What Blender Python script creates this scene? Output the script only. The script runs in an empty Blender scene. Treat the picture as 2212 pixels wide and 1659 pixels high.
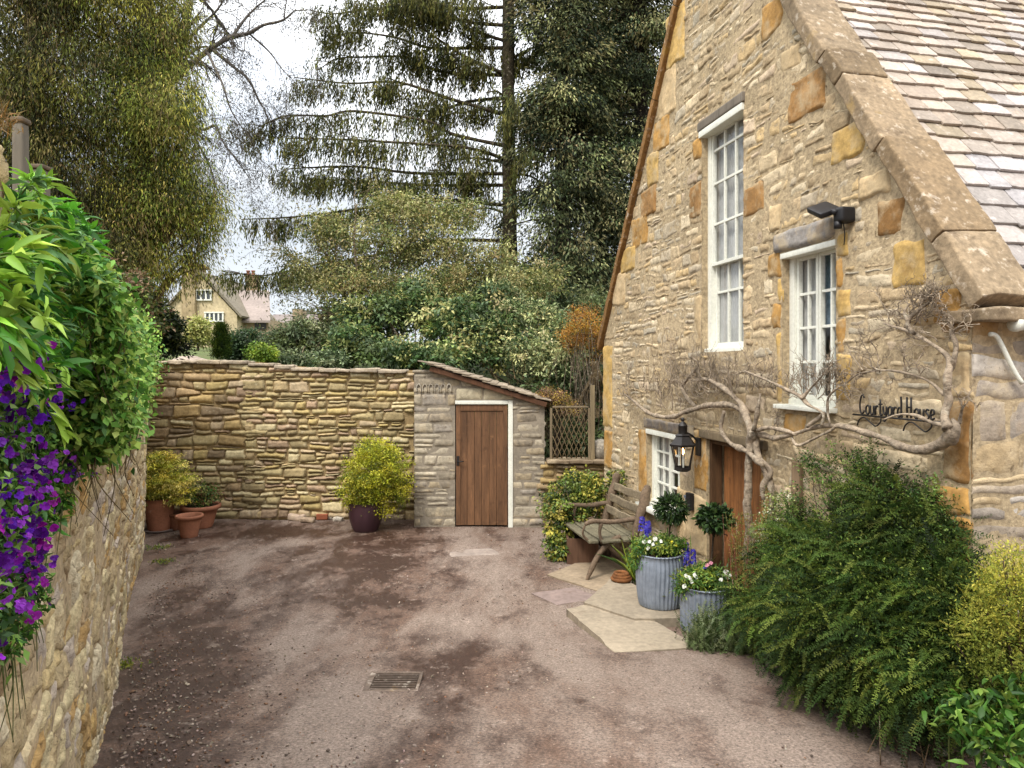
import bpy, math, random
import numpy as np
R_ = np.random.default_rng(11); random.seed(5)
U = lambda a, b, n=None: R_.uniform(a, b, n)
sc = bpy.context.scene
COL = sc.collection
# ------------------------------------------------------------ picture geometry (view 2212x1659, f=1500, eye 2.5 m)
FPX, CX, HZ, EYE = 1500., 1106., 795., 2.5
def g(Y): return 0.065 * (np.sqrt((6.4 - Y) ** 2 + .35) + (6.4 - Y)) if np.isscalar(Y) else 0.065 * (np.sqrt((6.4 - Y) ** 2 + .35) + (6.4 - Y))
def P(u, v, Y): return np.array([(u - CX) / FPX * Y, Y, EYE - (v - HZ) / FPX * Y])
def G(u, v):                      # point of the courtyard ground on a line of sight
    Y = 3750. / (v - HZ)
    for _ in range(30): Y = .5 * Y + .5 * (EYE - g(Y)) * FPX / (v - HZ)
    return np.array([(u - CX) / FPX * Y, Y, g(Y)])
C0 = np.array([1.33, 10., 0.]); KX = .2173; LN = math.hypot(1, KX)
DD = np.array([KX, -1, 0.]) / LN; NN = np.array([-1, -KX, 0.]) / LN; PP = -NN; ZZ = np.array([0, 0, 1.])
def fa(u, h=0.):                  # distance along the gable wall for column u
    k = (u - CX) / FPX; c = C0 + NN * h
    s = (c[1] * k - c[0]) / (k + KX); return s * LN
def fz(u, v, h=0.):
    a = fa(u, h); Y = (C0 + NN * h + DD * a)[1]; return EYE - (v - HZ) / FPX * Y
def FA(u, v, h=0.): return np.array([fa(u, h), fz(u, v, h)])
def FW(a, z, h):
    a, z, h = np.broadcast_arrays(np.asarray(a, float), z, h)
    return C0 + a[..., None] * DD + h[..., None] * NN + z[..., None] * ZZ
def SW(a, z, h):                  # the eaves wall, a runs inward from the near corner
    a, z, h = np.broadcast_arrays(np.asarray(a, float), z, h)
    return C0 + DD * AR + a[..., None] * PP + h[..., None] * DD + z[..., None] * ZZ
AR, AM, ZE, KR = 6.16, 3.08, 2.88, 1.46
def rake(a): return ZE + KR * np.minimum(a, AR - a)
def lin(r, g_, b):
    f = lambda c: ((c / 255 + .055) / 1.055) ** 2.4 if c > 10 else c / 255 / 12.92
    return np.array([f(r), f(g_), f(b)])
# ------------------------------------------------------------ noise
def vn(p, seed=0):
    p = np.asarray(p, float); i = np.floor(p).astype(np.int64); f = p - i; f = f * f * (3 - 2 * f)
    def hsh(x, y, z):
        n = (x * 374761393 + y * 668265263 + z * 2147483647 + seed * 974711) & 0xffffffff
        n = ((n ^ (n >> 13)) * 1274126177) & 0xffffffff
        n = ((n ^ (n >> 16)) * 2246822519) & 0xffffffff
        return ((n ^ (n >> 15)) & 0xffff) / 32767.5 - 1
    r = 0
    for dx in (0, 1):
        for dy in (0, 1):
            for dz in (0, 1):
                w = (f[..., 0] if dx else 1 - f[..., 0]) * (f[..., 1] if dy else 1 - f[..., 1]) * (f[..., 2] if dz else 1 - f[..., 2])
                r = r + w * hsh(i[..., 0] + dx, i[..., 1] + dy, i[..., 2] + dz)
    return r
def fbm(p, o=3, seed=0):
    p = np.asarray(p, float); r = 0; a = 1
    for k in range(o): r = r + a * vn(p * 2 ** k, seed + k); a *= .5
    return r
def nrm(v): return v / (np.linalg.norm(v, axis=-1, keepdims=True) + 1e-9)
def rdir(n): return nrm(R_.normal(size=(n, 3)))
# ------------------------------------------------------------ mesh builder
class MB:
    def __init__(s): s.V = []; s.F3 = []; s.F4 = []; s.C = []; s.n = 0
    def add(s, V, F, c=(.5, .5, .5)):
        V = np.asarray(V, float).reshape(-1, 3)
        c = np.asarray(c, float)
        if c.ndim == 1: c = np.tile(c, (len(V), 1))
        s.V.append(V); s.C.append(c)
        for f in (F if isinstance(F, (list, tuple)) and len(F) and isinstance(F[0], np.ndarray) else [np.asarray(F, int)]):
            if len(f): (s.F3 if f.shape[1] == 3 else s.F4).append(f + s.n)
        s.n += len(V); return s
    def build(s, name, mat, parent=None, smooth=True):
        V = np.concatenate(s.V); C = np.concatenate(s.C)
        if parent is not None: V = V - np.array(parent['_o'])
        F3 = np.concatenate(s.F3) if s.F3 else np.zeros((0, 3), int); F4 = np.concatenate(s.F4) if s.F4 else np.zeros((0, 4), int)
        me = bpy.data.meshes.new(name)
        me.vertices.add(len(V)); me.vertices.foreach_set('co', V.astype(np.float32).ravel())
        L = np.concatenate([F3.ravel(), F4.ravel()]); me.loops.add(len(L)); me.loops.foreach_set('vertex_index', L.astype(np.int32))
        st = np.concatenate([np.arange(len(F3)) * 3, len(F3) * 3 + np.arange(len(F4)) * 4])
        me.polygons.add(len(st)); me.polygons.foreach_set('loop_start', st.astype(np.int32))
        me.polygons.foreach_set('use_smooth', np.full(len(st), bool(smooth)))
        me.update(calc_edges=True); me.validate()
        at = me.color_attributes.new('Col', 'FLOAT_COLOR', 'POINT')
        at.data.foreach_set('color', np.hstack([C, np.ones((len(C), 1))]).astype(np.float32).ravel())
        me.materials.append(mat)
        o = bpy.data.objects.new(name, me); COL.objects.link(o)
        if parent is not None:
            o.parent = parent
            o['_o'] = list(parent['_o'])
        else: o['_o'] = [0., 0., 0.]
        return o
def thing(name, label, cat, loc=(0, 0, 0), group=None):
    o = bpy.data.objects.new(name, None); COL.objects.link(o); o.location = [float(x) for x in loc]; o.empty_display_size = .1
    o['_o'] = [float(x) for x in loc]; return tag(o, label, cat, group)
def tag(o, label, cat, group=None):
    o['label'] = label; o['category'] = cat
    if group: o['group'] = group
    return o
def struct(o, k='structure'): o['kind'] = k; return o
def gridF(nu, nv):
    i = np.arange(nu)[:, None] * (nv + 1) + np.arange(nv)[None]; i = i.ravel()
    return np.stack([i, i + nv + 1, i + nv + 2, i + 1], 1)
def _cube(n):
    V = []; F = []; o = 0; t = np.linspace(-1, 1, n + 1)
    t = np.sign(t) * np.abs(t) ** .6
    for ax in range(3):
        for sg in (-1, 1):
            A, B = np.meshgrid(t, t, indexing='ij'); Q = np.zeros(A.shape + (3,)); Q[..., ax] = sg; Q[..., (ax + 1) % 3] = A; Q[..., (ax + 2) % 3] = B
            f = gridF(n, n); f = f if sg > 0 else f[:, ::-1]; V.append(Q.reshape(-1, 3)); F.append(f + o); o += (n + 1) ** 2
    return np.concatenate(V), np.concatenate(F)
CUBES = {n: _cube(n) for n in (2, 4, 6, 10, 16)}
def block(mb, c, ax, half, bev=.01, nz=0., n=4, col=(.5, .5, .5), ns=9.):
    """box with rounded edges and an uneven skin; ax: three unit axes"""
    Q, F = CUBES[n]; half = np.asarray(half, float); b = min(bev, half.min() * .98)
    p = Q * half; inner = np.clip(p, -(half - b), half - b); d = p - inner; L = np.linalg.norm(d, axis=1, keepdims=True)
    p = inner + d / np.maximum(L, 1e-9) * np.minimum(L, b)
    W = p @ np.asarray(ax, float) + np.asarray(c, float)
    if nz: W = W + nz * np.stack([fbm(W * ns, 3, 3 + k) for k in range(3)], 1)
    mb.add(W, F, col)
AXW = np.eye(3); AXF = np.array([DD, NN, ZZ])
def box(mb, lo, hi, col=(.5, .5, .5), bev=.004, ax=AXW, S=None, n=2):
    lo = np.array(lo, float); hi = np.array(hi, float)
    block(mb, ((lo + hi) / 2), AXW, (hi - lo) / 2, bev, 0, n, col) if S is None else None
    if S is not None:               # box in wall coordinates (a, z, h)
        V = MB(); block(V, (lo + hi) / 2, AXW, (hi - lo) / 2, bev, 0, n, col); q = V.V[0]; mb.add(S(q[:, 0], q[:, 1], q[:, 2]), CUBES[n][1], col)
def tube(mb, pts, rad, n=7, col=(.5, .5, .5), nz=0., sub=4, caps=True, flat=1.):
    pts = np.asarray(pts, float); rad = np.broadcast_to(np.asarray(rad, float), (len(pts),))
    if sub > 1 and len(pts) > 2:     # Catmull-Rom
        t = np.linspace(0, len(pts) - 1, (len(pts) - 1) * sub + 1); i = np.minimum(t.astype(int), len(pts) - 2); f = (t - i)[:, None]
        E = np.vstack([2 * pts[0] - pts[1], pts, 2 * pts[-1] - pts[-2]])
        a, b, c, d = E[i], E[i + 1], E[i + 2], E[i + 3]
        pts = .5 * (2 * b + (c - a) * f + (2 * a - 5 * b + 4 * c - d) * f ** 2 + (3 * b - a - 3 * c + d) * f ** 3)
        rad = np.interp(t, np.arange(len(rad)), rad)
    T = nrm(np.gradient(pts, axis=0)); X = np.zeros_like(T); r = np.array([0, 0, 1.]) if abs(T[0, 2]) < .9 else np.array([1., 0, 0]); x = nrm(np.cross(r, T[0]))
    for k in range(len(T)): x = nrm(x - T[k] * (x @ T[k])); X[k] = x
    Y = np.cross(T, X); th = np.linspace(0, 2 * math.pi, n, endpoint=False)
    V = pts[:, None] + rad[:, None, None] * (np.cos(th)[None, :, None] * X[:, None] + flat * np.sin(th)[None, :, None] * Y[:, None])
    if nz: V = V + (V - pts[:, None]) * nz * fbm(V * 9, 2, 5)[..., None]
    m = len(pts); j = np.arange(n); F = []
    for k in range(m - 1): F.append(np.stack([k * n + j, k * n + (j + 1) % n, (k + 1) * n + (j + 1) % n, (k + 1) * n + j], 1))
    F = [np.concatenate(F)]; V = V.reshape(-1, 3)
    if caps:
        V = np.vstack([V, pts[0], pts[-1]]); F.append(np.stack([np.full(n, m * n), (j + 1) % n, j], 1)); F.append(np.stack([np.full(n, m * n + 1), (m - 1) * n + j, (m - 1) * n + (j + 1) % n], 1))
    mb.add(V, F, col)
def lathe(mb, c, prof, n=48, col=(.5, .5, .5), rib=None):
    prof = np.array(prof, float); th = np.linspace(0, 2 * math.pi, n, endpoint=False)
    r = prof[:, 0][:, None] * np.ones(n); z = prof[:, 1][:, None] * np.ones(n)
    if rib is not None: r = r + rib(th[None], z)
    V = np.stack([c[0] + r * np.cos(th), c[1] + r * np.sin(th), c[2] + z], -1).reshape(-1, 3); j = np.arange(n)
    F = np.concatenate([np.stack([k * n + j, k * n + (j + 1) % n, (k + 1) * n + (j + 1) % n, (k + 1) * n + j], 1) for k in range(len(prof) - 1)])
    mb.add(V, F, col)
def inst(mb, T, F, pos, X, Y, Z, scl, col):
    """many copies of a small template"""
    n = len(pos); scl = np.asarray(scl, float); scl = np.tile(scl[:, None], (1, 3)) if scl.ndim == 1 else scl
    t = T[None] * scl[:, None]
    V = pos[:, None] + t[..., :1] * X[:, None] + t[..., 1:2] * Y[:, None] + t[..., 2:] * Z[:, None]; k = len(T)
    Fs = [(f[None] + (np.arange(n) * k)[:, None, None]).reshape(-1, f.shape[1]) for f in F]
    mb.add(V.reshape(-1, 3), Fs, np.repeat(col, k, axis=0))
LEAF = (np.array([[0, 0, 0], [.5, .45, .12], [0, 1, -.05], [-.5, .45, .12]]), [np.array([[0, 1, 2, 3]])])
LEAF8 = (np.array([[0, 0, 0], [.42, .3, .10], [.38, .62, .02], [0, 1, -.22], [-.38, .62, .02], [-.42, .3, .10], [0, .3, 0.], [0, .64, -.06]]),
         [np.array([[0, 1, 6], [0, 6, 5], [2, 3, 7], [7, 3, 4]]), np.array([[1, 2, 7, 6], [6, 7, 4, 5]])])
def frames(d):
    n = len(d); d = nrm(d); x = nrm(np.cross(d, R_.normal(size=(n, 3)) * .6 + ZZ)); return x, d, np.cross(x, d)
def leaves(mb, pos, d, L, W, col, T=LEAF):
    x, y, z = frames(d); n = len(pos); L = np.broadcast_to(L, (n,)); W = np.broadcast_to(W, (n,))
    inst(mb, T[0], T[1], pos, x, y, z, np.stack([W, L, L], 1), col)
def pal(cols, n, var=.25):
    cols = np.array(cols); c = cols[R_.integers(0, len(cols), n)]; return np.clip(c * U(1 - var, 1 + var, (n, 1)) * U(.92, 1.08, (n, 3)), 0, 1)
def ell(n, c, r, p=.45):
    return np.asarray(c) + rdir(n) * (U(0, 1, (n, 1)) ** p) * np.asarray(r)
def crown(mb, ells, nc, nl, rc, L, W, cols, droop=.3, flat=.6, T=LEAF, p=.45, var=.22, keep=None, cvar=.35):
    """leaf clumps spread through a list of ellipsoids (centre, radii, weight)"""
    w = np.array([e[2] if len(e) > 2 else np.prod(e[1]) ** .6 for e in ells], float); w /= w.sum(); C = []
    for e, k in zip(ells, R_.multinomial(nc, w)): C.append(ell(k, e[0], e[1], p))
    C = np.concatenate(C)
    if keep is not None: C = C[keep(C)]
    n = len(C); rr = U(.5, 1.4, n) * rc; cc = pal(cols, n, cvar); m = max(1, int(nl)); off = R_.normal(size=(n, m, 3)) * np.array([1, 1, flat]) * .55
    pos = (C[:, None] + off * rr[:, None, None]).reshape(-1, 3); d = (off + R_.normal(size=off.shape) * .5).reshape(-1, 3); d[:, 2] -= droop
    c = np.repeat(cc, m, axis=0) * U(1 - var, 1 + var, (n * m, 1)); k = n * m
    leaves(mb, pos, d, U(.6, 1.3, k) * L, U(.7, 1.2, k) * W, np.clip(c, 0, 1), T); return C
def branch(mb, p0, d, L, r, depth, tips, bend=.35, kids=3, grav=0., col=(.1, .08, .06), seg=5, n=6, spread=.7, rs=.6, ls=.62):
    pts = [np.array(p0, float)]; d = nrm(np.array(d, float)); st = L / seg
    for k in range(seg):
        d = nrm(d + R_.normal(size=3) * bend * .5 + np.array([0, 0, grav])); pts.append(pts[-1] + d * st)
    tube(mb, pts, np.linspace(r, r * .5, len(pts)), max(3, n), col, sub=1, caps=False)
    if depth <= 0: tips.append((pts[-1], d)); return
    for k in range(kids):
        i = R_.integers(1, len(pts)) if k else len(pts) - 1
        branch(mb, pts[i], d + rdir(1)[0] * spread, L * ls * U(.7, 1.2), r * rs, depth - 1, tips, bend, kids, grav, col, max(3, seg - 1), max(3, n - 1), spread, rs, ls)
# ------------------------------------------------------------ materials
def nt(name):
    m = bpy.data.materials.new(name); m.use_nodes = True; t = m.node_tree; return m, t, t.nodes['Principled BSDF']
def N(t, kind, **k):
    n = t.nodes.new(kind)
    for a, b in k.items():
        if a in n.inputs: n.inputs[a].default_value = b
        else: setattr(n, a, b)
    return n
def mix(t, f, a, b, mode='MIX'):
    n = t.nodes.new('ShaderNodeMix'); n.data_type = 'RGBA'; n.blend_type = mode
    for s, v in ((0, f), (6, a), (7, b)):
        if hasattr(v, 'is_linked') or hasattr(v, 'links'): t.links.new(v, n.inputs[s])
        else: n.inputs[s].default_value = v if s == 0 else (*v, 1) if len(v) == 3 else v
    return n.outputs[2]
def noise(t, co, s, det=4, rough=.6, st=None):
    n = N(t, 'ShaderNodeTexNoise'); n.inputs['Scale'].default_value = s; n.inputs['Detail'].default_value = det; n.inputs['Roughness'].default_value = rough
    if st is not None:
        mp = N(t, 'ShaderNodeMapping'); mp.inputs['Scale'].default_value = st; t.links.new(co, mp.inputs[0]); co = mp.outputs[0]
    t.links.new(co, n.inputs['Vector']); return n.outputs['Fac']
def ramp(t, fac, a, b, ca=(0, 0, 0), cb=(1, 1, 1)):
    r = N(t, 'ShaderNodeValToRGB'); r.color_ramp.elements[0].position = a; r.color_ramp.elements[1].position = b
    r.color_ramp.elements[0].color = (*ca, 1); r.color_ramp.elements[1].color = (*cb, 1); t.links.new(fac, r.inputs[0]); return r.outputs[0]
def surf(name, col=None, rough=.85, var=((1.5, .75, 1.2), (25, .8, 1.15)), bump=((60, .3, .004),), spots=(), metal=0, spec=.3, transl=0, st=None, rvar=None):
    """col None = the mesh's own colour attribute; spots: (colour, scale, lo, hi, amount)"""
    m, t, b = nt(name); co = N(t, 'ShaderNodeTexCoord').outputs['Object']
    if col is None: c = N(t, 'ShaderNodeVertexColor', layer_name='Col').outputs[0]
    else: c = N(t, 'ShaderNodeRGB').outputs[0]; c.default_value = (*col, 1)
    for s, lo, hi in var: c = mix(t, 1., c, ramp(t, noise(t, co, s, st=st), .3, .7, (lo,) * 3, (hi,) * 3), 'MULTIPLY')
    for sp in spots:
        f = ramp(t, noise(t, co, sp[1], 5, .65), sp[2], sp[3], (0, 0, 0), (sp[4],) * 3); c = mix(t, f, c, tuple(sp[0]))
    t.links.new(c, b.inputs['Base Color']); b.inputs['Roughness'].default_value = rough; b.inputs['Metallic'].default_value = metal; b.inputs['Specular IOR Level'].default_value = spec
    if rvar: t.links.new(ramp(t, noise(t, co, rvar[0]), .35, .65, (rvar[1],) * 3, (rvar[2],) * 3), b.inputs['Roughness'])
    prev = None
    for s, stg, dist in bump:
        bn = N(t, 'ShaderNodeBump'); bn.inputs['Strength'].default_value = stg; bn.inputs['Distance'].default_value = dist; t.links.new(noise(t, co, s, 5, .65, st), bn.inputs['Height'])
        if prev: t.links.new(prev, bn.inputs['Normal'])
        prev = bn.outputs[0]
    if prev: t.links.new(prev, b.inputs['Normal'])
    if transl:
        tr = N(t, 'ShaderNodeBsdfTranslucent'); t.links.new(c, tr.inputs[0]); ms = N(t, 'ShaderNodeMixShader'); ms.inputs[0].default_value = transl
        t.links.new(b.outputs[0], ms.inputs[1]); t.links.new(tr.outputs[0], ms.inputs[2]); t.links.new(ms.outputs[0], t.nodes['Material Output'].inputs[0])
    return m
LICH = (lin(225, 215, 190) * .8, 9, .60, .72, .55)
DARKP = (lin(60, 48, 36), 14, .60, .74, .75)
M = dict(
    stone=surf('limestone', None, .9, ((1.1, .8, 1.15), (18, .72, 1.2)), ((18, .6, .016), (50, .6, .008), (120, .5, .004)), ((lin(214, 194, 160) * .8, 4, .50, .68, .55), (lin(78, 62, 44), 13, .60, .70, .65), (lin(60, 50, 38), 34, .64, .70, .7), (lin(190, 150, 80) * .7, 2.2, .62, .75, .35))),
    rubble=surf('pitted_rubble', None, .95, ((1.1, .8, 1.15), (9, .78, 1.18), (34, .7, 1.25)), ((14, .7, .03), (45, .7, .014), (130, .5, .005)), ((lin(205, 190, 160) * .8, 5, .56, .72, .5), (lin(92, 78, 60) * .9, 22, .60, .68, .8), (lin(176, 170, 90) * .6, 3., .60, .75, .4), (lin(60, 48, 36), 8, .64, .72, .7))),
    drystone=surf('dry_laid_stone', None, .92, ((1.3, .75, 1.2), (22, .7, 1.2)), ((30, .5, .012), (100, .4, .004)), ((lin(215, 205, 175), 12, .6, .7, .4), (lin(75, 62, 42), 13, .62, .75, .5))),
    ashlar=surf('dressed_stone', None, .85, ((3.5, .7, 1.25), (30, .75, 1.2)), ((20, .6, .010), (110, .45, .004)), ((lin(110, 78, 40), 6, .55, .72, .5), (lin(206, 184, 146) * .68, 5, .48, .66, .75), (lin(70, 55, 38), 15, .62, .74, .6))),
    mortar=surf('lime_mortar', lin(204, 182, 146) * .68, .95, ((1.2, .75, 1.2), (30, .6, 1.2)), ((14, .6, .02), (60, .6, .008)), ((lin(70, 55, 38), 10, .57, .7, .6),)),
    gap=surf('joint_earth', lin(140, 120, 86), .95, bump=((30, .6, .02),)),  # even tan-brown backing colour between the laid stones
    coping=surf('weathered_coping', None, .9, ((2., .7, 1.2), (28, .65, 1.25)), ((16, .5, .012), (80, .5, .005)), ((lin(190, 180, 165), 14, .58, .68, .55), (lin(72, 56, 40), 9, .56, .7, .6), (lin(150, 120, 45), 3, .62, .72, .4))),
    slate=surf('stone_slate', None, .85, ((3, .8, 1.15), (30, .78, 1.15)), ((22, .5, .008), (90, .4, .004)), ((lin(95, 78, 60), 12, .62, .74, .5), (lin(150, 120, 85), 6, .62, .75, .35), (lin(235, 225, 220), 12, .6, .72, .4))),
    paint=surf('old_white_paint', lin(222, 222, 210) * .95, .55, ((3, .86, 1.05), (40, .88, 1.05)), ((50, .25, .003),), ((lin(150, 140, 118), 17, .66, .74, .5),), spec=.4),
    greywood=surf('grey_timber', None, .85, ((6, .75, 1.2), (30, .75, 1.2)), ((14, .5, .006),), st=(1, 1, .15)),
    doorwood=surf('brown_door_boards', None, .7, ((3, .6, 1.35), (20, .65, 1.3)), ((12, .4, .004),), ((lin(60, 38, 22), 7, .58, .72, .6), (lin(170, 125, 85), 9, .62, .76, .4)), st=(5, 5, .35)),
    rustic=surf('rustic_bench_wood', None, .85, ((5, .65, 1.25), (40, .7, 1.25)), ((25, .6, .008),)),
    bark=surf('bark', None, .95, ((4, .65, 1.3), (22, .5, 1.45)), ((16, .9, .03), (55, .8, .012)), ((lin(200, 190, 170) * .8, 12, .58, .68, .6), (lin(58, 46, 36), 18, .58, .68, .7))),
    iron=surf('black_iron', lin(38, 34, 32) * .8, .5, ((20, .7, 1.3),), ((60, .2, .002),), metal=.3, spec=.5),
    plastic=surf('black_plastic', lin(30, 29, 31), .45, ((20, .85, 1.1),), ()),
    terracotta=surf('terracotta', None, .8, ((5, .8, 1.15), (40, .88, 1.08)), ((60, .2, .002),), ((lin(205, 185, 165), 6, .62, .75, .35),)),
    purplepot=surf('dark_glazed_pot', lin(58, 36, 42), .35, ((6, .8, 1.2),), ((30, .1, .002),), spec=.5),
    zinc=surf('weathered_zinc', lin(150, 160, 175) * .75, .5, ((4, .75, 1.2), (20, .85, 1.15)), ((30, .15, .002),), ((lin(120, 115, 105), 7, .6, .75, .5),), metal=.35, spec=.5),
    paving=surf('stone_paving', None, .8, ((2.5, .8, 1.15), (20, .82, 1.12)), ((25, .35, .005), (90, .3, .002)), ((lin(80, 62, 48), 4, .58, .72, .5),)),
    leaf=surf('leaf', None, .55, (), (), transl=.3, spec=.35),
    needle=surf('conifer_leaf', None, .7, (), (), transl=.32, spec=.2),
    petal=surf('petal', None, .6, (), (), transl=.35, spec=.2),
    soil=surf('dark_soil', lin(60, 45, 35), .95, bump=((30, .6, .02),)),
    dark=surf('dark_room', lin(58, 52, 48), .9, (), ()),
    plaster=surf('inner_plaster', lin(205, 200, 190) * .8, .9, (), ()),
    cloth=surf('curtain_cloth', lin(218, 217, 212) * .72, .9, ((8, .8, 1.1),), (), transl=.25),
    pebble=surf('pebble', None, .7, (), ()),
    grass=surf('grass', None, .8, (), (), transl=.2),
)
def glassmat(name, tint=(.98, .99, 1.)):
    m, t, b = nt(name); lw_ = N(t, 'ShaderNodeLayerWeight', Blend=.5); pw = N(t, 'ShaderNodeMath', operation='POWER'); pw.inputs[1].default_value = 4; t.links.new(lw_.outputs['Facing'], pw.inputs[0]); fr = N(t, 'ShaderNodeMath', operation='MULTIPLY_ADD'); fr.inputs[1].default_value = .75; fr.inputs[2].default_value = .06; t.links.new(pw.outputs[0], fr.inputs[0]); co = N(t, 'ShaderNodeTexCoord').outputs['Object']
    tr = N(t, 'ShaderNodeBsdfTransparent'); tr.inputs[0].default_value = (*tint, 1); gl = N(t, 'ShaderNodeBsdfGlossy'); gl.inputs['Roughness'].default_value = .03
    bn = N(t, 'ShaderNodeBump'); bn.inputs['Strength'].default_value = .15; bn.inputs['Distance'].default_value = .01; t.links.new(noise(t, co, 5, 1), bn.inputs['Height'])
    t.links.new(bn.outputs[0], gl.inputs['Normal']); ms = N(t, 'ShaderNodeMixShader'); t.links.new(fr.outputs[0], ms.inputs[0]); t.links.new(tr.outputs[0], ms.inputs[1]); t.links.new(gl.outputs[0], ms.inputs[2])
    t.links.new(ms.outputs[0], t.nodes['Material Output'].inputs[0]); return m
M['glass'] = glassmat('window_glass')
def groundmat():
    m, t, b = nt('wet_tarmac'); co = N(t, 'ShaderNodeTexCoord').outputs['Object']
    A = lin(160, 141, 127) * .56; B = lin(122, 96, 80) * .56; Cc = lin(76, 53, 42) * .54
    big = noise(t, co, .62, 6, .66, (1.5, .55, 1)); mid = noise(t, co, 1.7, 8, .76, (1.3, .9, 1)); fine = noise(t, co, 55, 4, .75); grain = noise(t, co, 260, 2, .6)
    sx = N(t, 'ShaderNodeSeparateXYZ'); t.links.new(co, sx.inputs[0])
    def mth(op, a, b=0., c_=0.):
        n = N(t, 'ShaderNodeMath', operation=op)
        for i_, v in enumerate((a, b, c_)):
            if hasattr(v, 'links'): t.links.new(v, n.inputs[i_])
            else: n.inputs[i_].default_value = v
        return n.outputs[0]
    def blob(x0, y0, rx, ry, k=0.):      # damp patch with its own place in the yard
        X_ = mth('SUBTRACT', mth('MULTIPLY_ADD', sx.outputs[1], k, sx.outputs[0]), x0); a_ = mth('DIVIDE', X_, rx); b_ = mth('DIVIDE', mth('SUBTRACT', sx.outputs[1], y0), ry)
        return mth('MAXIMUM', mth('SUBTRACT', 1., mth('SQRT', mth('ADD', mth('MULTIPLY', a_, a_), mth('MULTIPLY', b_, b_)))), 0.)
    damp = mth('MAXIMUM', mth('MAXIMUM', blob(-.15, 5.5, .75, 5, .44), blob(-1.9, 8.9, 1.5, 3.)), mth('MAXIMUM', blob(-.5, 5.6, .8, 1.2), blob(-3.6, 10.6, 2.4, .9)))
    mid = mth('MULTIPLY_ADD', damp, .16, mth('ADD', mid, -.035)); big = mth('MULTIPLY_ADD', damp, .16, mth('ADD', big, -.03))
    f1 = ramp(t, big, .42, .58); c = mix(t, f1, tuple(A), tuple(B))
    f2 = ramp(t, mid, .46, .58); f2b = mix(t, 1., f2, ramp(t, big, .38, .55), 'MULTIPLY'); c = mix(t, f2b, c, tuple(Cc))
    c = mix(t, ramp(t, noise(t, co, 4.5, 6, .75, (1.2, 1, 1)), .58, .66, (0,) * 3, (.5,) * 3), c, tuple(lin(185, 165, 150) * .6))
    c = mix(t, 1., c, ramp(t, fine, .34, .66, (.42,) * 3, (1.55,) * 3), 'MULTIPLY'); c = mix(t, 1., c, ramp(t, grain, .3, .7, (.7,) * 3, (1.3,) * 3), 'MULTIPLY')
    c = mix(t, ramp(t, noise(t, co, 45, 2, .5), .70, .74, (0,) * 3, (.8,) * 3), c, tuple(lin(205, 180, 160) * .7))
    t.links.new(c, b.inputs['Base Color'])
    rr = ramp(t, mix(t, 1., f2, f1, 'MULTIPLY'), .2, .8, (.85,) * 3, (.42,) * 3); t.links.new(rr, b.inputs['Roughness']); b.inputs['Specular IOR Level'].default_value = .4
    prev = None
    for n_, s_, d_ in ((mid, .35, .03), (fine, .55, .012), (grain, .4, .004)):
        bn = N(t, 'ShaderNodeBump'); bn.inputs['Strength'].default_value = s_; bn.inputs['Distance'].default_value = d_; t.links.new(n_, bn.inputs['Height'])
        if prev: t.links.new(prev, bn.inputs['Normal'])
        prev = bn.outputs[0]
    t.links.new(prev, b.inputs['Normal']); return m
M['ground'] = groundmat()
M['turf'] = surf('rough_turf', lin(95, 110, 50) * .6, .95, ((.5, .7, 1.2), (12, .6, 1.3)), ((20, .6, .04),), ((lin(110, 90, 60) * .6, .8, .5, .65, .7),))
# ------------------------------------------------------------ stonework
def layout(u0, u1, v0, v1, hr, wr, amp=.012, split=.25, jit=.01, seed=0):
    q = []; v = v0; lines = [v]
    while v < v1: v += U(*hr); lines.append(v)
    wob = lambda u, k: amp * float(vn(np.array([u * 1.4, k * 7.3, seed]), 9)) * 2
    for k in range(len(lines) - 1):
        u = u0 - U(0, wr[0]); j0 = 0
        while u < u1:
            w = U(*wr) * (1.5 if U(0, 1) < .1 else 1); j1 = U(-jit, jit)
            a, b = u + j0, u + w + j1; c_, d_ = u - j0, u + w - j1
            B = [[a, lines[k] + wob(u, k)], [b, lines[k] + wob(u + w, k)], [d_, lines[k + 1] + wob(u + w, k + 1)], [c_, lines[k + 1] + wob(u, k + 1)]]
            B = np.array(B)
            if U(0, 1) < split and lines[k + 1] - lines[k] > hr[0] * 1.25:
                f = U(.35, .65); mL = B[0] * (1 - f) + B[3] * f; mR = B[1] * (1 - f) + B[2] * f + [0, U(-.01, .01)]; q += [np.array([B[0], B[1], mR, mL]), np.array([mL, mR, B[2], B[3]])]
            elif U(0, 1) < .12 and w > wr[0] * 1.6:
                f = U(.35, .65); mB = B[0] * (1 - f) + B[1] * f; mT = B[3] * (1 - f) + B[2] * f; q += [np.array([B[0], mB, mT, B[3]]), np.array([mB, B[1], B[2], mT])]
            else: q.append(B)
            u += w; j0 = j1
    return q
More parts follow.
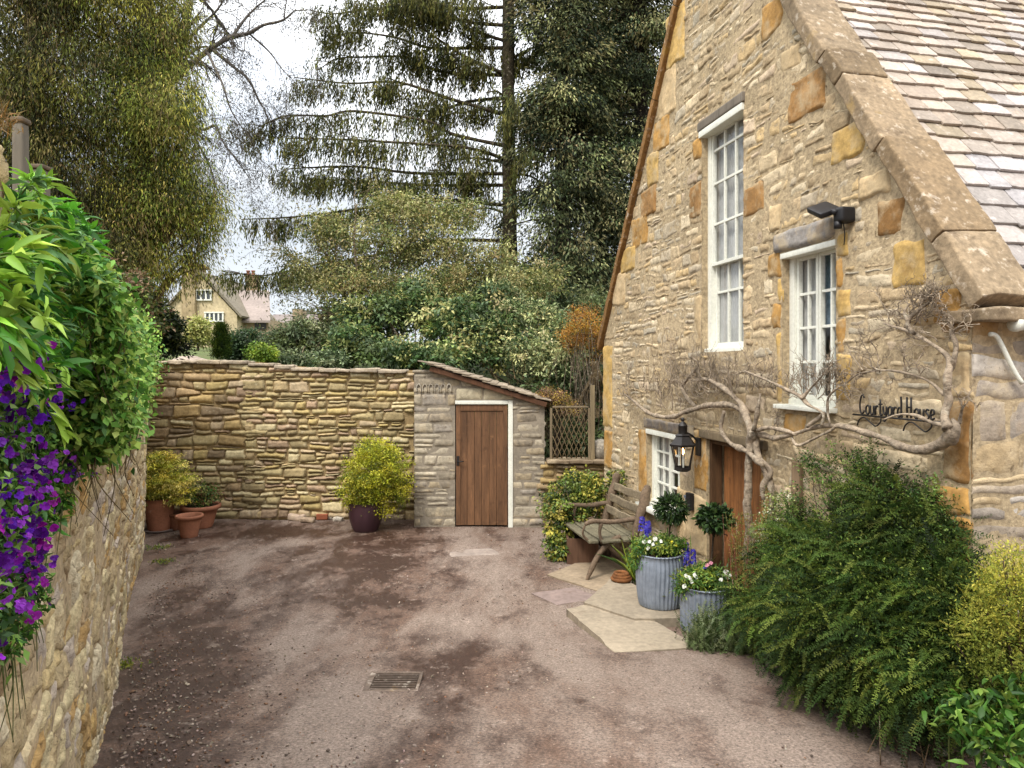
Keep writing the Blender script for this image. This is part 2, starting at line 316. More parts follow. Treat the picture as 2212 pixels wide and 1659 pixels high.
def stones(mb, S, quads, colf, dep=(.01, .03), res=.03, r=.02, nz=.006, nf=14., holes=(), clamp=None, gap=.004, base=-.02, wob=.006, edge=1.):
    UV = []; E = []; Dp = []; CC = []; F = []; Cn = []; o = 0
    for q in quads:
        c = q.mean(0)
        if any(a0 < c[0] < a1 and b0 < c[1] < b1 for a0, a1, b0, b1 in holes): continue
        if clamp is not None and c[1] > clamp(c[0]) - .012: continue
        q = c + (q - c) * (1 - gap / max(.02, abs(q[2, 1] - q[0, 1])))
        w = np.linalg.norm(q[1] - q[0]); h = np.linalg.norm(q[3] - q[0]); nu = int(min(28, max(3, round(w / res)))); nv = int(min(20, max(3, round(h / res))))
        s = lambda n: (lambda t: .55 * t + .45 * (.5 - .5 * np.cos(math.pi * t)))(np.linspace(0, 1, n + 1))
        A, B = np.meshgrid(s(nu), s(nv), indexing='ij')
        uv = (q[0] * ((1 - A) * (1 - B))[..., None] + q[1] * (A * (1 - B))[..., None] + q[2] * (A * B)[..., None] + q[3] * ((1 - A) * B)[..., None])
        eu = np.minimum(A, 1 - A) * w + 1e-5; ev = np.minimum(B, 1 - B) * h + 1e-5; e = (eu ** -2 + ev ** -2) ** -.5
        d0 = U(*dep); dd = d0 + (A - .5) * U(-1, 1) * dep[1] * .4 + (B - .5) * U(-1, 1) * dep[1] * .4
        UV.append(uv.reshape(-1, 2)); E.append(e.ravel()); Dp.append(dd.ravel()); Cn.append(np.tile(c, (A.size, 1))); CC.append(np.tile(colf(c), (A.size, 1)))
        F.append(gridF(nu, nv) + o); o += A.size
    UV = np.concatenate(UV); E = np.concatenate(E); Dp = np.concatenate(Dp); Cn = np.concatenate(Cn)
    p3 = np.hstack([UV, Cn[:, :1] * 3]); UV = UV + wob * np.stack([fbm(p3 * 9, 2, 21), fbm(p3 * 9, 2, 25)], 1)
    for a0, a1, b0, b1 in holes:
        i = (UV[:, 0] > a0) & (UV[:, 0] < a1) & (UV[:, 1] > b0) & (UV[:, 1] < b1)
        l = i & (Cn[:, 0] <= a0); UV[l, 0] = a0; rr = i & (Cn[:, 0] >= a1); UV[rr, 0] = a1
        m_ = i & ~l & ~rr; lo = m_ & (Cn[:, 1] <= b0); UV[lo, 1] = b0; hi = m_ & (Cn[:, 1] > b0); UV[hi, 1] = b1
    if clamp is not None: UV[:, 1] = np.minimum(UV[:, 1], clamp(UV[:, 0]))
    s = np.clip(E / r, 0, 1); s = s * (2 - s); H = base + (Dp - base) * s + nz * fbm(p3 * nf, 4, 31) * s
    V = S(UV[:, 0], UV[:, 1], H); mb.add(V, [np.concatenate(F)], np.concatenate(CC))
def rectq(a0, a1, b0, b1): return np.array([[a0, b0], [a1, b0], [a1, b1], [a0, b1]], float)
def backing(mb, S, a0, a1, b0, b1, holes, top=None, step=.12, h=0., col=(.3, .3, .3), nz=.006):
    La = sorted(set([round(x, 4) for x in list(np.linspace(a0, a1, int((a1 - a0) / step) + 1)) + [y for H in holes for y in H[:2] if a0 < y < a1]] + ([AM] if top is rake else [])))
    Lb = sorted(set([round(x, 4) for x in list(np.linspace(b0, b1, int((b1 - b0) / step) + 1)) + [y for H in holes for y in H[2:] if b0 < y < b1]]))
    A, B = np.meshgrid(La, Lb, indexing='ij'); F = gridF(len(La) - 1, len(Lb) - 1); ca = A.ravel()[F].mean(1); cb = B.ravel()[F].mean(1)
    k = np.ones(len(F), bool)
    for H in holes: k &= ~((ca > H[0]) & (ca < H[1]) & (cb > H[2]) & (cb < H[3]))
    if top is not None:
        Bc = np.minimum(B, top(A)); k &= (Bc.ravel()[F].max(1) - Bc.ravel()[F].min(1) > 1e-4); B = Bc
    mb.add(S(A.ravel(), B.ravel(), np.full(A.size, h) + nz * fbm(np.stack([A.ravel() * 5, B.ravel() * 5, A.ravel() * 0], 1), 2)), F[k], col)
    for H in holes:                # reveals
        d = .2
        for (x0, y0, x1, y1) in ((H[0], H[2], H[0], H[3]), (H[1], H[3], H[1], H[2]), (H[0], H[3], H[1], H[3]), (H[1], H[2], H[0], H[2])):
            mb.add(S(np.array([x0, x1, x1, x0]), np.array([y0, y1, y1, y0]), np.array([h, h, h - d, h - d])), np.array([[0, 1, 2, 3]]), col)
# ============================================================ COTTAGE
cot = thing('cottage', 'golden limestone cottage with steep gable, white windows and pale stone slate roof', 'house', FW(3, 0, 0))
hW1 = (2.95, 3.74, 2.66, 4.93); hW2 = (fa(1691), fa(1807), 2.20, 3.45); hW3 = (fa(1398), fa(1470), .86, 1.76); hD = (fa(1528), fa(1528) + .98, -.1, 1.80)
hW1 = (fa(1517), fa(1607), 2.66, 4.93)
HOL = [hW1, hW2, hW3, hD]
def prect(u0, u1, v0, v1):
    um = (u0 + u1) / 2; return (fa(u0), fa(u1), fz(um, v1), fz(um, v0))
OR = lin(206, 158, 88) * .62; OR2 = lin(178, 134, 80) * .62; YE = lin(222, 184, 112) * .66; PA = lin(222, 194, 150) * .66; BR = lin(165, 122, 70) * .6
DR = [(prect(1304, 1324, 745, 925), YE), (prect(1306, 1323, 930, 1010), OR), (prect(1326, 1352, 590, 660), PA), (prect(1342, 1372, 535, 588), YE), (prect(1366, 1400, 468, 532), OR),
      (prect(1385, 1418, 405, 466), OR2), (prect(1400, 1424, 330, 400), YE), (prect(1412, 1447, 255, 325), OR), (prect(1425, 1462, 150, 250), PA), (prect(1440, 1480, 20, 140), YE),
      (prect(1648, 1690, 0, 76), OR), (prect(1690, 1730, 100, 150), PA), (prect(1706, 1786, 160, 250), OR2), (prect(1798, 1868, 270, 345), YE), (prect(1607, 1652, 398, 462), OR2), (prect(1855, 1925, 370, 425), PA),
      (prect(1893, 1952, 432, 508), BR), (prect(1928, 2005, 520, 620), YE), (prect(1490, 1516, 395, 470), OR2), (prect(1498, 1516, 300, 345), OR), (prect(1503, 1516, 640, 750), PA),
      (prect(1661, 1690, 545, 600), OR), (prect(1681, 1690, 602, 655), YE), (prect(1668, 1690, 658, 712), OR), (prect(1679, 1690, 715, 868), YE), (prect(1662, 1690, 440, 500), PA),
      (prect(1808, 1833, 500, 556), YE), (prect(1808, 1822, 558, 624), OR), (prect(1808, 1836, 626, 682), YE), (prect(1808, 1826, 684, 760), OR), (prect(1808, 1840, 762, 868), YE),
      (prect(1500, 1528, 928, 1060), OR), (prect(1464, 1528, 1062, 1190), PA), (prect(1381, 1397, 925, 1085), OR), (prect(1645, 1664, 1020, 1150), OR), (prect(1696, 1742, 895, 940), OR),
      (prect(2030, 2098, 668, 722), OR2), (prect(2022, 2098, 1050, 1112), OR), (prect(2040, 2098, 760, 860), PA), (prect(2040, 2098, 865, 1040), BR), (prect(2050, 2098, 1115, 1250), OR), (prect(1960, 2025, 640, 700), PA)]
dh = [d[0] for d in DR]; LINT = [(hW1[0] - .04, hW1[1] + .02, hW1[3], hW1[3] + .10), (fa(1676), fa(1807), 3.45, 3.63), (fa(1392), fa(1502), 1.77, 1.90), (hD[0] - .06, hD[1] + .05, 1.80, 1.88)]
RUB = [lin(*c) * .78 for c in ((210, 188, 152), (198, 174, 138), (218, 198, 164), (188, 164, 128), (204, 182, 154), (208, 180, 134), (176, 154, 120), (222, 204, 172), (194, 178, 152), (184, 172, 150))]
rub = lambda c: RUB[R_.integers(0, len(RUB))] * U(.84, 1.12)
mb = MB(); backing(mb, FW, 0, AR, -.2, 7.6, HOL, rake, .1, 0.004)
mb.build('gable_wall', M['mortar'], cot)
mb = MB(); q = layout(-.02, AR + .02, -.1, 7.4, (.055, .12), (.10, .34), .03, .3, .02, 3)
stones(mb, FW, [x for x in q if x[:, 1].mean() < rake(min(max(x[:, 0].mean(), 0), AR)) - .01], rub, (.002, .013), .022, .012, .008, 24, HOL + dh + LINT + [(AR, 9, -9, 9), (-9, 0, -9, 9)], lambda a: rake(a), .003, -.006, .014)
mb.build('rubble_stonework', M['stone'], cot)
mb = MB()
for r_, c_ in DR: mb = MB(); stones(mb, FW, [rectq(*r_)], lambda c: c_ * U(.88, 1.06), (.012, .020), .025, .02, .009, 12, (), None, .0, -.004, .022); mb.build('dressed_block', M['ashlar'], cot)
# eaves wall past the near corner, far wall, left wall
mb = MB(); backing(mb, SW, 0, 6, -.2, ZE + .15, [], None, .15, .002)
for f_ in (lambda a, b, h: C0 + np.asarray(a)[:, None] * PP + np.asarray(b)[:, None] * ZZ, lambda a, b, h: C0 + 6 * PP + np.asarray(a)[:, None] * DD + np.asarray(b)[:, None] * ZZ):
    mb.add(f_(np.array([0, 6, 6, 0.]), np.array([-.2, -.2, ZE, ZE]), 0), np.array([[0, 1, 2, 3]]))
mb.build('side_wall', M['mortar'], cot)
mb = MB(); q = layout(0, 4, -.1, ZE - .05, (.09, .24), (.2, .55), .03, .2, .02, 8)
GR = [lin(*c) * .66 for c in ((186, 170, 150), (200, 175, 135), (196, 160, 108), (214, 190, 150), (176, 164, 150), (205, 195, 182))]
stones(mb, SW, q, lambda c: GR[R_.integers(0, 6)] * U(.88, 1.1), (.002, .014), .03, .03, .006, 12, [(-9, 0, -9, 9)], None, .003, -.006, .014)
mb.build('side_stonework', M['stone'], cot)
# roof: coping, slates
def RP(t, q, h):                  # t: plan distance in from the near eaves, q: along the ridge inward, h: off the slope
    nr = nrm(np.array([0, KR, 1.])); t, q, h = np.broadcast_arrays(np.asarray(t, float), q, h)
    a = AR - t + h * nr[1]; z = ZE + KR * t + h * nr[2]
    return C0 + a[..., None] * DD + z[..., None] * ZZ + q[..., None] * PP
sl_ = nrm(np.array(-DD + KR * ZZ)); sn = nrm(np.cross(PP, sl_)); sn = sn if sn[2] > 0 else -sn; KL = math.hypot(1, KR)
mb = MB(); l = -.06; k = 0
CPC = [lin(*c) * .62 for c in ((172, 150, 120), (160, 136, 104), (184, 160, 128), (150, 128, 98))]
while l < AM * KL + .1:
    L = [.50, .85, .72, .30, 1.0, .85, 1.05, .9, .8][k % 9]; t_ = (l + L / 2) / KL
    c = RP(t_, .13, .075 + (.012 if k % 2 else 0) + .004 * k % 3 * .01)
    ax = np.array([sl_, PP, sn]); tilt = .02; ax = np.array([nrm(sl_ + sn * tilt), PP, nrm(sn - sl_ * tilt)])
    block(mb, c, ax, (L / 2 - .004, .20, .062), .016, .009, 16, CPC[k % 4] * U(.9, 1.1), 7.); l += L; k += 1
mb.build('coping', M['coping'], cot)
mb = MB()                          # kneeler at the foot of the coping
block(mb, RP(-.03, .12, -.03) + np.array([0, 0, -.02]), np.array([DD, PP, ZZ]), (.15, .19, .04), .015, .006, 10, CPC[0] * .85, 7.)
block(mb, RP(.12, .10, -.10) + np.array([0, 0, -.13]), np.array([DD, PP, ZZ]), (.13, .12, .10), .02, .006, 10, OR, 7.)
mb.build('kneeler', M['coping'], cot)
mb = MB(); la = 0; k = 0           # left rake coping, seen on edge
aL = nrm(DD + KR * ZZ); nL = nrm(np.cross(aL, PP)); nL = nL if nL[2] > 0 else -nL
while la < AM * KL:
    L = U(.7, 1.0); c = C0 + (la + L / 2 - .15) / KL * DD + (ZE + (la + L / 2 - .15) / KL * KR) * ZZ + PP * .12 + nL * .05
    block(mb, c, np.array([aL, PP, nL]), (L / 2 - .003, .19, .05), .014, .007, 10, BR * U(.9, 1.15), 7.); la += L
mb.build('coping', M['coping'], cot)
SLC = [lin(*c) * .50 for c in ((222, 204, 186), (210, 190, 170), (230, 214, 198), (196, 180, 162), (216, 196, 166), (224, 212, 204))]
mb = MB(); l = -.10; k = 0
while l < AM * KL - .05:
    e = .19 * (1 - .47 * min(1, l / 5.2)) * U(.93, 1.07); q = .30 - U(0, .2)
    while q < 5.4:
        wd = U(.14, .29) * (1.25 - .35 * l / 5); q0, q1 = max(q, .31), q + wd - .006
        if q1 - q0 > .05:
            tl = (l + e * .8) / KL; c = RP(tl, (q0 + q1) / 2, .012 + U(0, .006)); Lh = e * .82
            tilt = .035 / Lh * .5 + U(-.01, .01); ax = np.array([nrm(sl_ - sn * tilt), nrm(PP + sn * U(-.012, .012)), nrm(sn + sl_ * tilt)])
            cc = SLC[R_.integers(0, 6)] * U(.72, 1.12)
            if l < 1.3: cc = cc * .75 + lin(212, 216, 228) * .56 * .25
            block(mb, c - sl_ * U(-.016, .016), ax, (Lh, (q1 - q0) / 2, .0125), .008, .0045, 6, cc, 8.)
        q += wd
    l += e; k += 1
mb.add(np.array([RP(0, .2, -.03), RP(0, 5.6, -.03), RP(AM, 5.6, -.03), RP(AM, .2, -.03)]), np.array([[0, 1, 2, 3]]), SLC[1] * .8)
mb.build('slate_roof', M['slate'], cot)
mb = MB(); A0 = C0 - DD * .1 + ZZ * (ZE - .12) + PP * .02; A1 = C0 + AM * DD + ZZ * (ZE + KR * AM + .02) + PP * .02
for off in (0, .08): mb.add(np.array([A0 + nL * (off - .06) + PP * .1, A1 + nL * (off - .06) + PP * .1, A1 + PP * 5.6 + nL * (off - .06), A0 + PP * 5.6 + nL * (off - .06)]), np.array([[0, 1, 2, 3]]), SLC[1])
mb.build('slate_roof', M['slate'], cot)
# lintels and sills
mb = MB(); box(mb, (hW1[0] - .05, hW1[3] + .0, -.1), (hW1[1] + .03, hW1[3] + .095, .035), lin(135, 125, 112) * .6, .012, S=FW, n=6); mb.build('timber_lintel', M['greywood'], cot)
mb = MB(); stones(mb, FW, [rectq(fa(1676), fa(1807), 3.452, 3.635)], lambda c: lin(158, 152, 146) * .66, (.03, .04), .03, .02, .008, 9, (), None, 0, -.01, .01); mb.build('stone_lintel', M['ashlar'], cot)
mb = MB(); stones(mb, FW, [rectq(fa(1391), fa(1500), 1.762, 1.90)], lambda c: lin(160, 150, 140) * .62, (.022, .03), .03, .02, .005, 9, (), None, 0, -.01, .008); mb.build('stone_lintel', M['ashlar'], cot)
mb = MB(); box(mb, (hD[0] - .10, 1.79, -.12), (hD[1] + .10, 1.875, .05), lin(128, 112, 88) * .6, .012, S=FW, n=6); mb.build('timber_lintel', M['greywood'], cot)
# windows
def window(h, name, cols, rows, style):
    a0, a1, z0, z1 = h; w = a1 - a0; W = lin(226, 226, 216)
    mb = MB(); rec = -.11; fw = .045
    def bar(x0, x1, y0, y1, h0, h1): box(mb, (x0, y0, h0), (x1, y1, h1), W, .004, S=FW)
    bar(a0, a0 + fw + .02, z0, z1, rec - .03, rec + .05); bar(a1 - fw, a1, z0, z1, rec - .03, rec + .05)
    bar(a0 + .002, a1 - .002, z1 - fw, z1 - .001, rec - .03, rec + .055); bar(a0, a1, z0, z0 + fw, rec - .03, rec + .06)
    o = mb.build('window_frame', M['paint'], cot); gl = []
    if style == 'sash':
        zr = z0 + (z1 - z0) * .385; L0, L1 = a0 + fw + .02, a1 - fw
        for nm, y0, y1, hh, cs, rs in (('upper_sash', zr, z1 - fw, rec + .02, 3, (0, .30, .62, .88, 1)), ('lower_sash', z0 + fw, zr + .035, rec - .02, 3, (0, .66, 1))):
            mb = MB(); t_ = .032
            bar(L0, L0 + t_, y0, y1, hh - .02, hh + .02); bar(L1 - t_, L1, y0, y1, hh - .02, hh + .02); bar(L0 + t_, L1 - t_, y0, y0 + (.05 if nm == 'lower_sash' else .035), hh - .02, hh + .02); bar(L0 + t_, L1 - t_, y1 - t_, y1, hh - .02, hh + .02)
            iw = L1 - L0 - 2 * t_; ih = y1 - y0 - 2 * t_
            for k in range(1, cs): x = L0 + t_ + iw * k / cs; bar(x - .013, x + .013, y0 + t_, y1 - t_, hh - .014, hh + .012)
            for r_ in rs[1:-1]: y = y0 + t_ + ih * r_; bar(L0 + t_, L1 - t_, y - .013, y + .013, hh - .012, hh + .014)
            s_ = mb.build(nm, M['paint'], o); m2 = MB(); m2.add(FW(np.array([L0, L1, L1, L0]), np.array([y0, y0, y1, y1]), hh - .004), np.array([[0, 1, 2, 3]])); gl.append((m2, s_))
    else:
        L0, L1 = a0 + fw + .02, a1 - fw; m = (L0 + L1) / 2; y0, y1 = z0 + fw, z1 - fw
        for x0, x1 in ((L0, m - .002), (m + .002, L1)):
            mb = MB(); t_ = .030; hh = rec + .005
            bar(x0, x0 + t_, y0, y1, hh - .02, hh + .022); bar(x1 - t_, x1, y0, y1, hh - .02, hh + .022); bar(x0 + t_, x1 - t_, y0, y0 + t_ * 1.3, hh - .02, hh + .02); bar(x0 + t_, x1 - t_, y1 - t_, y1, hh - .02, hh + .02)
            x = (x0 + x1) / 2; bar(x - .011, x + .011, y0 + t_, y1 - t_, hh - .014, hh + .012)
            for k in range(1, rows): y = y0 + t_ + (y1 - y0 - 2 * t_) * k / rows; bar(x0 + t_, x1 - t_, y - .012, y + .012, hh - .012, hh + .014)
            s_ = mb.build('casement', M['paint'], o); m2 = MB(); m2.add(FW(np.array([x0, x1, x1, x0]), np.array([y0, y0, y1, y1]), hh - .004), np.array([[0, 1, 2, 3]])); gl.append((m2, s_))
    for m2, s_ in gl: m2.build('glass', M['glass'], o, False)
    mb = MB(); b0, b1, d0, d1 = a0 - .25, a1 + .25, -.19, -.9          # a shallow room behind the glass
    q = lambda *p: mb.add(np.array([FW(*x) for x in p]), np.array([[0, 1, 2, 3]]), (.1, .1, .1))
    q((b0, z0 - .1, d1), (b1, z0 - .1, d1), (b1, z1 + .1, d1), (b0, z1 + .1, d1)); q((b0, z0 - .1, d0), (b0, z0 - .1, d1), (b0, z1 + .1, d1), (b0, z1 + .1, d0)); q((b1, z0 - .1, d0), (b1, z0 - .1, d1), (b1, z1 + .1, d1), (b1, z1 + .1, d0))
    q((b0, z1 + .1, d0), (b1, z1 + .1, d0), (b1, z1 + .1, d1), (b0, z1 + .1, d1)); q((b0, z0 - .1, d0), (b1, z0 - .1, d0), (b1, z0 - .1, d1), (b0, z0 - .1, d1)); mb.build('room_recess', M['plaster'], cot, False)
    for x0, x1, zt in ((a0 - .02, a0 + w * (.66 if style == 'sash' else .46), z0), (a1 - w * (.26 if style == 'sash' else .34), a1 + .03, z0)):
        n = 60; x = np.linspace(x0, x1, n); hh = -.150 + .010 * np.sin(x * 130) + .004 * np.sin(x * 61)
        mb = MB(); zz = np.linspace(zt, z1, 6); A, B = np.meshgrid(x, zz, indexing='ij'); mb.add(FW(A.ravel(), B.ravel(), (hh[:, None] + 0 * B).ravel()), gridF(n - 1, 5)); mb.build('curtain', M['cloth'], cot)
    return o
window(hW1, 'w', 3, 4, 'sash'); o2 = window(hW2, 'w', 4, 4, 'case'); window(hW3, 'w', 4, 4, 'case')
mb = MB(); n = 50; x = np.linspace(hW2[0], hW2[1], n); A, B = np.meshgrid(x, [2.82, 3.1, 3.45], indexing='ij'); mb.add(FW(A.ravel(), B.ravel(), -.205 + .006 * np.sin(A.ravel() * 150)), gridF(n - 1, 2)); mb.build('blue_blind', surf('pale_blue_lace', lin(170, 200, 220) * .8, .9, ((30, .6, 1.2),), ()), cot)
mb = MB(); box(mb, (hW2[0] - .03, 2.165, -.1), (hW2[1] + .02, 2.205, .075), lin(222, 222, 212), .008, S=FW, n=4); mb.build('window_sill', M['paint'], cot)
mb = MB(); box(mb, (hW3[0] - .07, .80, -.1), (hW3[1] + .05, .865, .13), lin(222, 222, 212), .010, S=FW, n=4); mb.build('window_sill', M['paint'], cot)
mb = MB(); box(mb, (hW1[0] - .0, 2.645, -.1), (hW1[1] + .0, 2.70, -.02), lin(222, 222, 212), .008, S=FW, n=4); mb.build('window_sill', M['paint'], cot)
mb = MB(); box(mb, (hW1[0] - .03, 4.86, -.1), (hW1[1] + .012, 4.93, .03), lin(222, 222, 212), .008, S=FW, n=4); mb.build('head_moulding', M['paint'], cot); mb = MB(); box(mb, (hW2[0] - .01, 3.40, -.08), (hW2[1] + .01, 3.45, .022), lin(222, 222, 212), .008, S=FW, n=4)
mb.build('head_moulding', M['paint'], cot); mb = MB(); box(mb, (hW3[0] - .01, 1.70, -.08), (hW3[1] + .01, 1.76, .02), lin(222, 222, 212), .008, S=FW, n=4); mb.build('head_moulding', M['paint'], cot)
# door
d0, d1 = hD[0], hD[1]
mb = MB(); cw_ = lin(92, 66, 42) * .7
box(mb, (d0, -.1, -.14), (d0 + .05, 1.80, -.02), cw_, .006, S=FW); box(mb, (d1 - .05, -.1, -.14), (d1, 1.80, -.02), cw_, .006, S=FW); box(mb, (d0, 1.74, -.14), (d1, 1.79, -.025), cw_, .006, S=FW); df = mb.build('door_frame', M['doorwood'], cot)
mb = MB(); nb = 5
for k in range(nb):
    x0 = d0 + .05 + (d1 - d0 - .1) * k / nb; x1 = d0 + .05 + (d1 - d0 - .1) * (k + 1) / nb - .004
    box(mb, (x0, .05, -.19), (x1, 1.74, -.155 - .002 * (k % 2)), lin(166, 110, 64) * .64 * U(.85, 1.1), .004, S=FW)
dl = mb.build('door', M['doorwood'], cot)
mb = MB(); box(mb, (d0 - .05, -.1, -.3), (d1 + .05, .08, .12), lin(170, 150, 125) * .6, .015, S=FW, n=6); mb.build('door_step', M['coping'], cot)
mb = MB(); tube(mb, [FW(d0 + .12, .95, -.15), FW(d0 + .12, .95, -.11), FW(d0 + .12, .86, -.10), FW(d0 + .12, .83, -.15)], .007, 6, (.03, .03, .03)); mb.build('door_handle', M['iron'], dl)
# chamfered timber post right of the door
mb = MB(); box(mb, (fa(1720), -.1, .0), (fa(1738), 1.75, .05), lin(150, 125, 98) * .6, .01, S=FW, n=6); mb.build('timber_post', M['greywood'], cot)
# gutter on the eaves wall, brackets, pipes
mb = MB(); n = 14; th = np.linspace(math.pi, 2 * math.pi, n); qs = np.linspace(.42, 5.6, 3)
for i in range(2):
    a_, b_ = qs[i], qs[i + 1]; r_ = .055
    Vv = np.array([C0 + DD * (AR + .10 + r_ * math.cos(x)) + ZZ * (ZE - .13 + r_ * math.sin(x)) + PP * y for y in (a_, b_) for x in th]); F_ = np.array([[j, j + 1, n + j + 1, n + j] for j in range(n - 1)]); mb.add(Vv, F_, (.03, .03, .03))
gt = mb.build('gutter', M['plastic'], cot)
mb = MB(); tube(mb, [C0 + DD * (AR + .10) + ZZ * (ZE - .18) + PP * .42, C0 + DD * (AR + .12) + ZZ * (ZE - .25) + PP * .40, C0 + DD * (AR + .08) + ZZ * (ZE - .33) + PP * .46], [.05, .045, .03], 10, (.03, .03, .03)); mb.build('gutter_outlet', M['plastic'], gt)
c1 = C0 + DD * (AR + .05); mb = MB()
def SP(u, v, h=.05):               # a point on the eaves wall for a line of sight
    c = C0 + DD * (AR + h); k = (u - CX) / FPX; q = (k * c[1] - c[0]) / (PP[0] - k * PP[1]); Y = c[1] + PP[1] * q; return P(u, v, Y)
tube(mb, [SP(2138, 722), SP(2150, 724), SP(2162, 742), SP(2190, 800), SP(2208, 828)], .013, 8, (.7, .7, .7)); mb.build('waste_pipe', M['paint'], cot)
mb = MB(); e0 = SP(2190, 700, .12); tube(mb, [e0, e0 + PP * .5], .035, 12, (.8, .8, .8)); tube(mb, [e0 - PP * .004, e0 + PP * .03], .042, 12, (.8, .8, .8)); mb.build('overflow_pipe', M['paint'], cot)
# ============================================================ things fixed to the gable wall
# lantern
lc = np.array([0, 0, 0.]); La = (fa(1475, .20)); Lz = fz(1475, 975, .20); LO = FW(La, Lz, .20)
lan = thing('wall_lantern', 'black six-sided lantern with a glowing bulb on the wall between window and door', 'lantern', LO)
fr = nrm(np.array([1, .25, 0])); sd_ = np.cross(ZZ, fr); s6 = [math.radians(60 * k + 10) for k in range(6)]
ring = lambda r, z: np.array([LO + np.array([r * math.cos(a), r * math.sin(a), z]) for a in s6])
mb = MB(); zt, zb = .055, -.165; rt, rb = .122, .078
def fr6(mb, r0, z0, r1, z1, c=(.03, .03, .03)):
    A, B = ring(r0, z0), ring(r1, z1); mb.add(np.vstack([A, B]), np.array([[j, (j + 1) % 6, 6 + (j + 1) % 6, 6 + j] for j in range(6)]), c)
def cap6(mb, r, z, c=(.03, .03, .03)): A = ring(r, z); mb.add(np.vstack([A, [A.mean(0)]]), np.array([[j, (j + 1) % 6, 6] for j in range(6)]), c)
fr6(mb, .140, .055, .145, .075); fr6(mb, .145, .075, .125, .085); fr6(mb, .125, .085, .075, .155); fr6(mb, .075, .155, .085, .165); fr6(mb, .085, .165, .06, .18); cap6(mb, .14, .055); cap6(mb, .06, .18)
rf = mb.build('lantern_roof', M['iron'], lan, False)
mb = MB(); lathe(mb, LO + np.array([0, 0, .18]), [(.045, 0), (.045, .075), (.05, .08), (.045, .09), (.02, .12), (.012, .125), (.018, .14), (.02, .15), (.012, .165), (0, .17)], 16, (.03, .03, .03)); mb.build('chimney_cap', M['iron'], lan)
mb = MB()
for k in range(6): tube(mb, [ring(rt, zt)[k], ring(rb, zb)[k]], .0075, 5, (.03, .03, .03), sub=1)
fr6(mb, rb + .012, zb + .01, rb + .012, zb - .02); fr6(mb, rb + .012, zb - .02, rb - .02, zb - .04); cap6(mb, rb + .01, zb - .021); cap6(mb, rb - .02, zb - .04); mb.build('cage', M['iron'], lan, False)
mb = MB(); fr6(mb, rt - .002, zt, rb - .002, zb); mb.build('glass_pane', M['glass'], lan, False)
mb = MB(); lathe(mb, LO + np.array([0, 0, -.03]), [(0, -.01), (.008, 0), (.016, .02), (.012, .045), (.002, .065)], 10, (1, 1, 1))
me_, te_, be_ = nt('lit_bulb'); be_.inputs['Emission Color'].default_value = (1, .55, .18, 1); be_.inputs['Emission Strength'].default_value = 6; be_.inputs['Base Color'].default_value = (1, .7, .4, 1); mb.build('bulb', me_, lan)
mb = MB(); lathe(mb, LO + np.array([0, 0, -.165]), [(.014, 0), (.014, .13), (0, .135)], 10, (.7, .65, .5)); mb.build('candle_tube', M['paint'], lan)
mb = MB(); tube(mb, [LO + ZZ * .2, LO - NN * .10 + ZZ * .16, LO - NN * .20 + ZZ * .06], .012, 7, (.03, .03, .03)); box(mb, (La - .05, Lz - .05, .02), (La + .05, Lz + .14, .04), (.03, .03, .03), .006, S=FW); mb.build('wall_bracket', M['iron'], lan)
# floodlight
F0 = FW(fa(1815, .12), fz(1815, 462, .12), .0) ; fl = thing('floodlight', 'black security floodlight with sensor above the four-column window', 'floodlight', F0)
fa_, fz_ = fa(1812, .1), fz(1812, 460, .1)
mb = MB(); box(mb, (fa_ - .045, fz_ - .07, .0), (fa_ + .055, fz_ + .04, .12), (.03, .03, .03), .02, S=FW, n=6); hb = mb.build('sensor_box', M['plastic'], fl)
mb = MB(); hx = FW(fa_ - .13, fz_ + .05, .13); ax1 = nrm(DD * .75 + ZZ * -.35 + NN * .1); ax2 = nrm(np.cross(ax1, NN * 1. - ZZ * .5)); ax3 = np.cross(ax1, ax2)
block(mb, hx, np.array([ax1, ax2, ax3]), (.11, .022, .075), .012, 0, 6, (.03, .03, .03)); hd = mb.build('lamp_head', M['plastic'], fl)
sgn = -1 if (ax2 @ ZZ) > 0 else 1
mb = MB(); block(mb, hx + ax2 * sgn * .021, np.array([ax1, ax2, ax3]), (.095, .004, .06), .003, 0, 2, (.3, .35, .4)); mb.build('lamp_glass', surf('lamp_glass', lin(90, 110, 130) * .5, .15, (), (), spec=.7), hd)
mb = MB(); tube(mb, [FW(fa_ - .06, fz_ + .03, .12), FW(fa_, fz_ - .0, .12)], .022, 8, (.03, .03, .03)); tube(mb, [FW(fa_ - .01, fz_ - .06, .10), FW(fa_ - .01, fz_ - .11, .10)], .03, 8, (.03, .03, .03)); mb.build('swivel_joint', M['plastic'], fl)
mb = MB(); tube(mb, [FW(fa_ - .02, fz_ - .06, .05), FW(fa_ - .015, fz_ - .14, .04), FW(fa_ - .03, fz_ - .22, .035)], .004, 5, (.03, .03, .03)); mb.build('cable', M['plastic'], fl)
# letter box / entry bell
ba, bz = fa(1497), fz(1497, 1080); mb = MB(); bx_ = thing('letter_box', 'small black metal box with a pale flap beside the brown house door', 'letter box', FW(ba, bz, 0))
box(mb, (ba - .03, bz - .10, .02), (ba + .07, bz + .08, .075), (.03, .03, .04), .008, S=FW, n=4); mb.build('box_body', M['plastic'], bx_)
mb = MB(); box(mb, (ba - .055, bz - .05, .02), (ba - .03, bz + .05, .07), (.5, .5, .5), .006, S=FW, n=4); box(mb, (ba - .05, bz + .02, .07), (ba - .01, bz + .05, .085), (.6, .6, .6), .004, S=FW); mb.build('flap', M['zinc'], bx_)
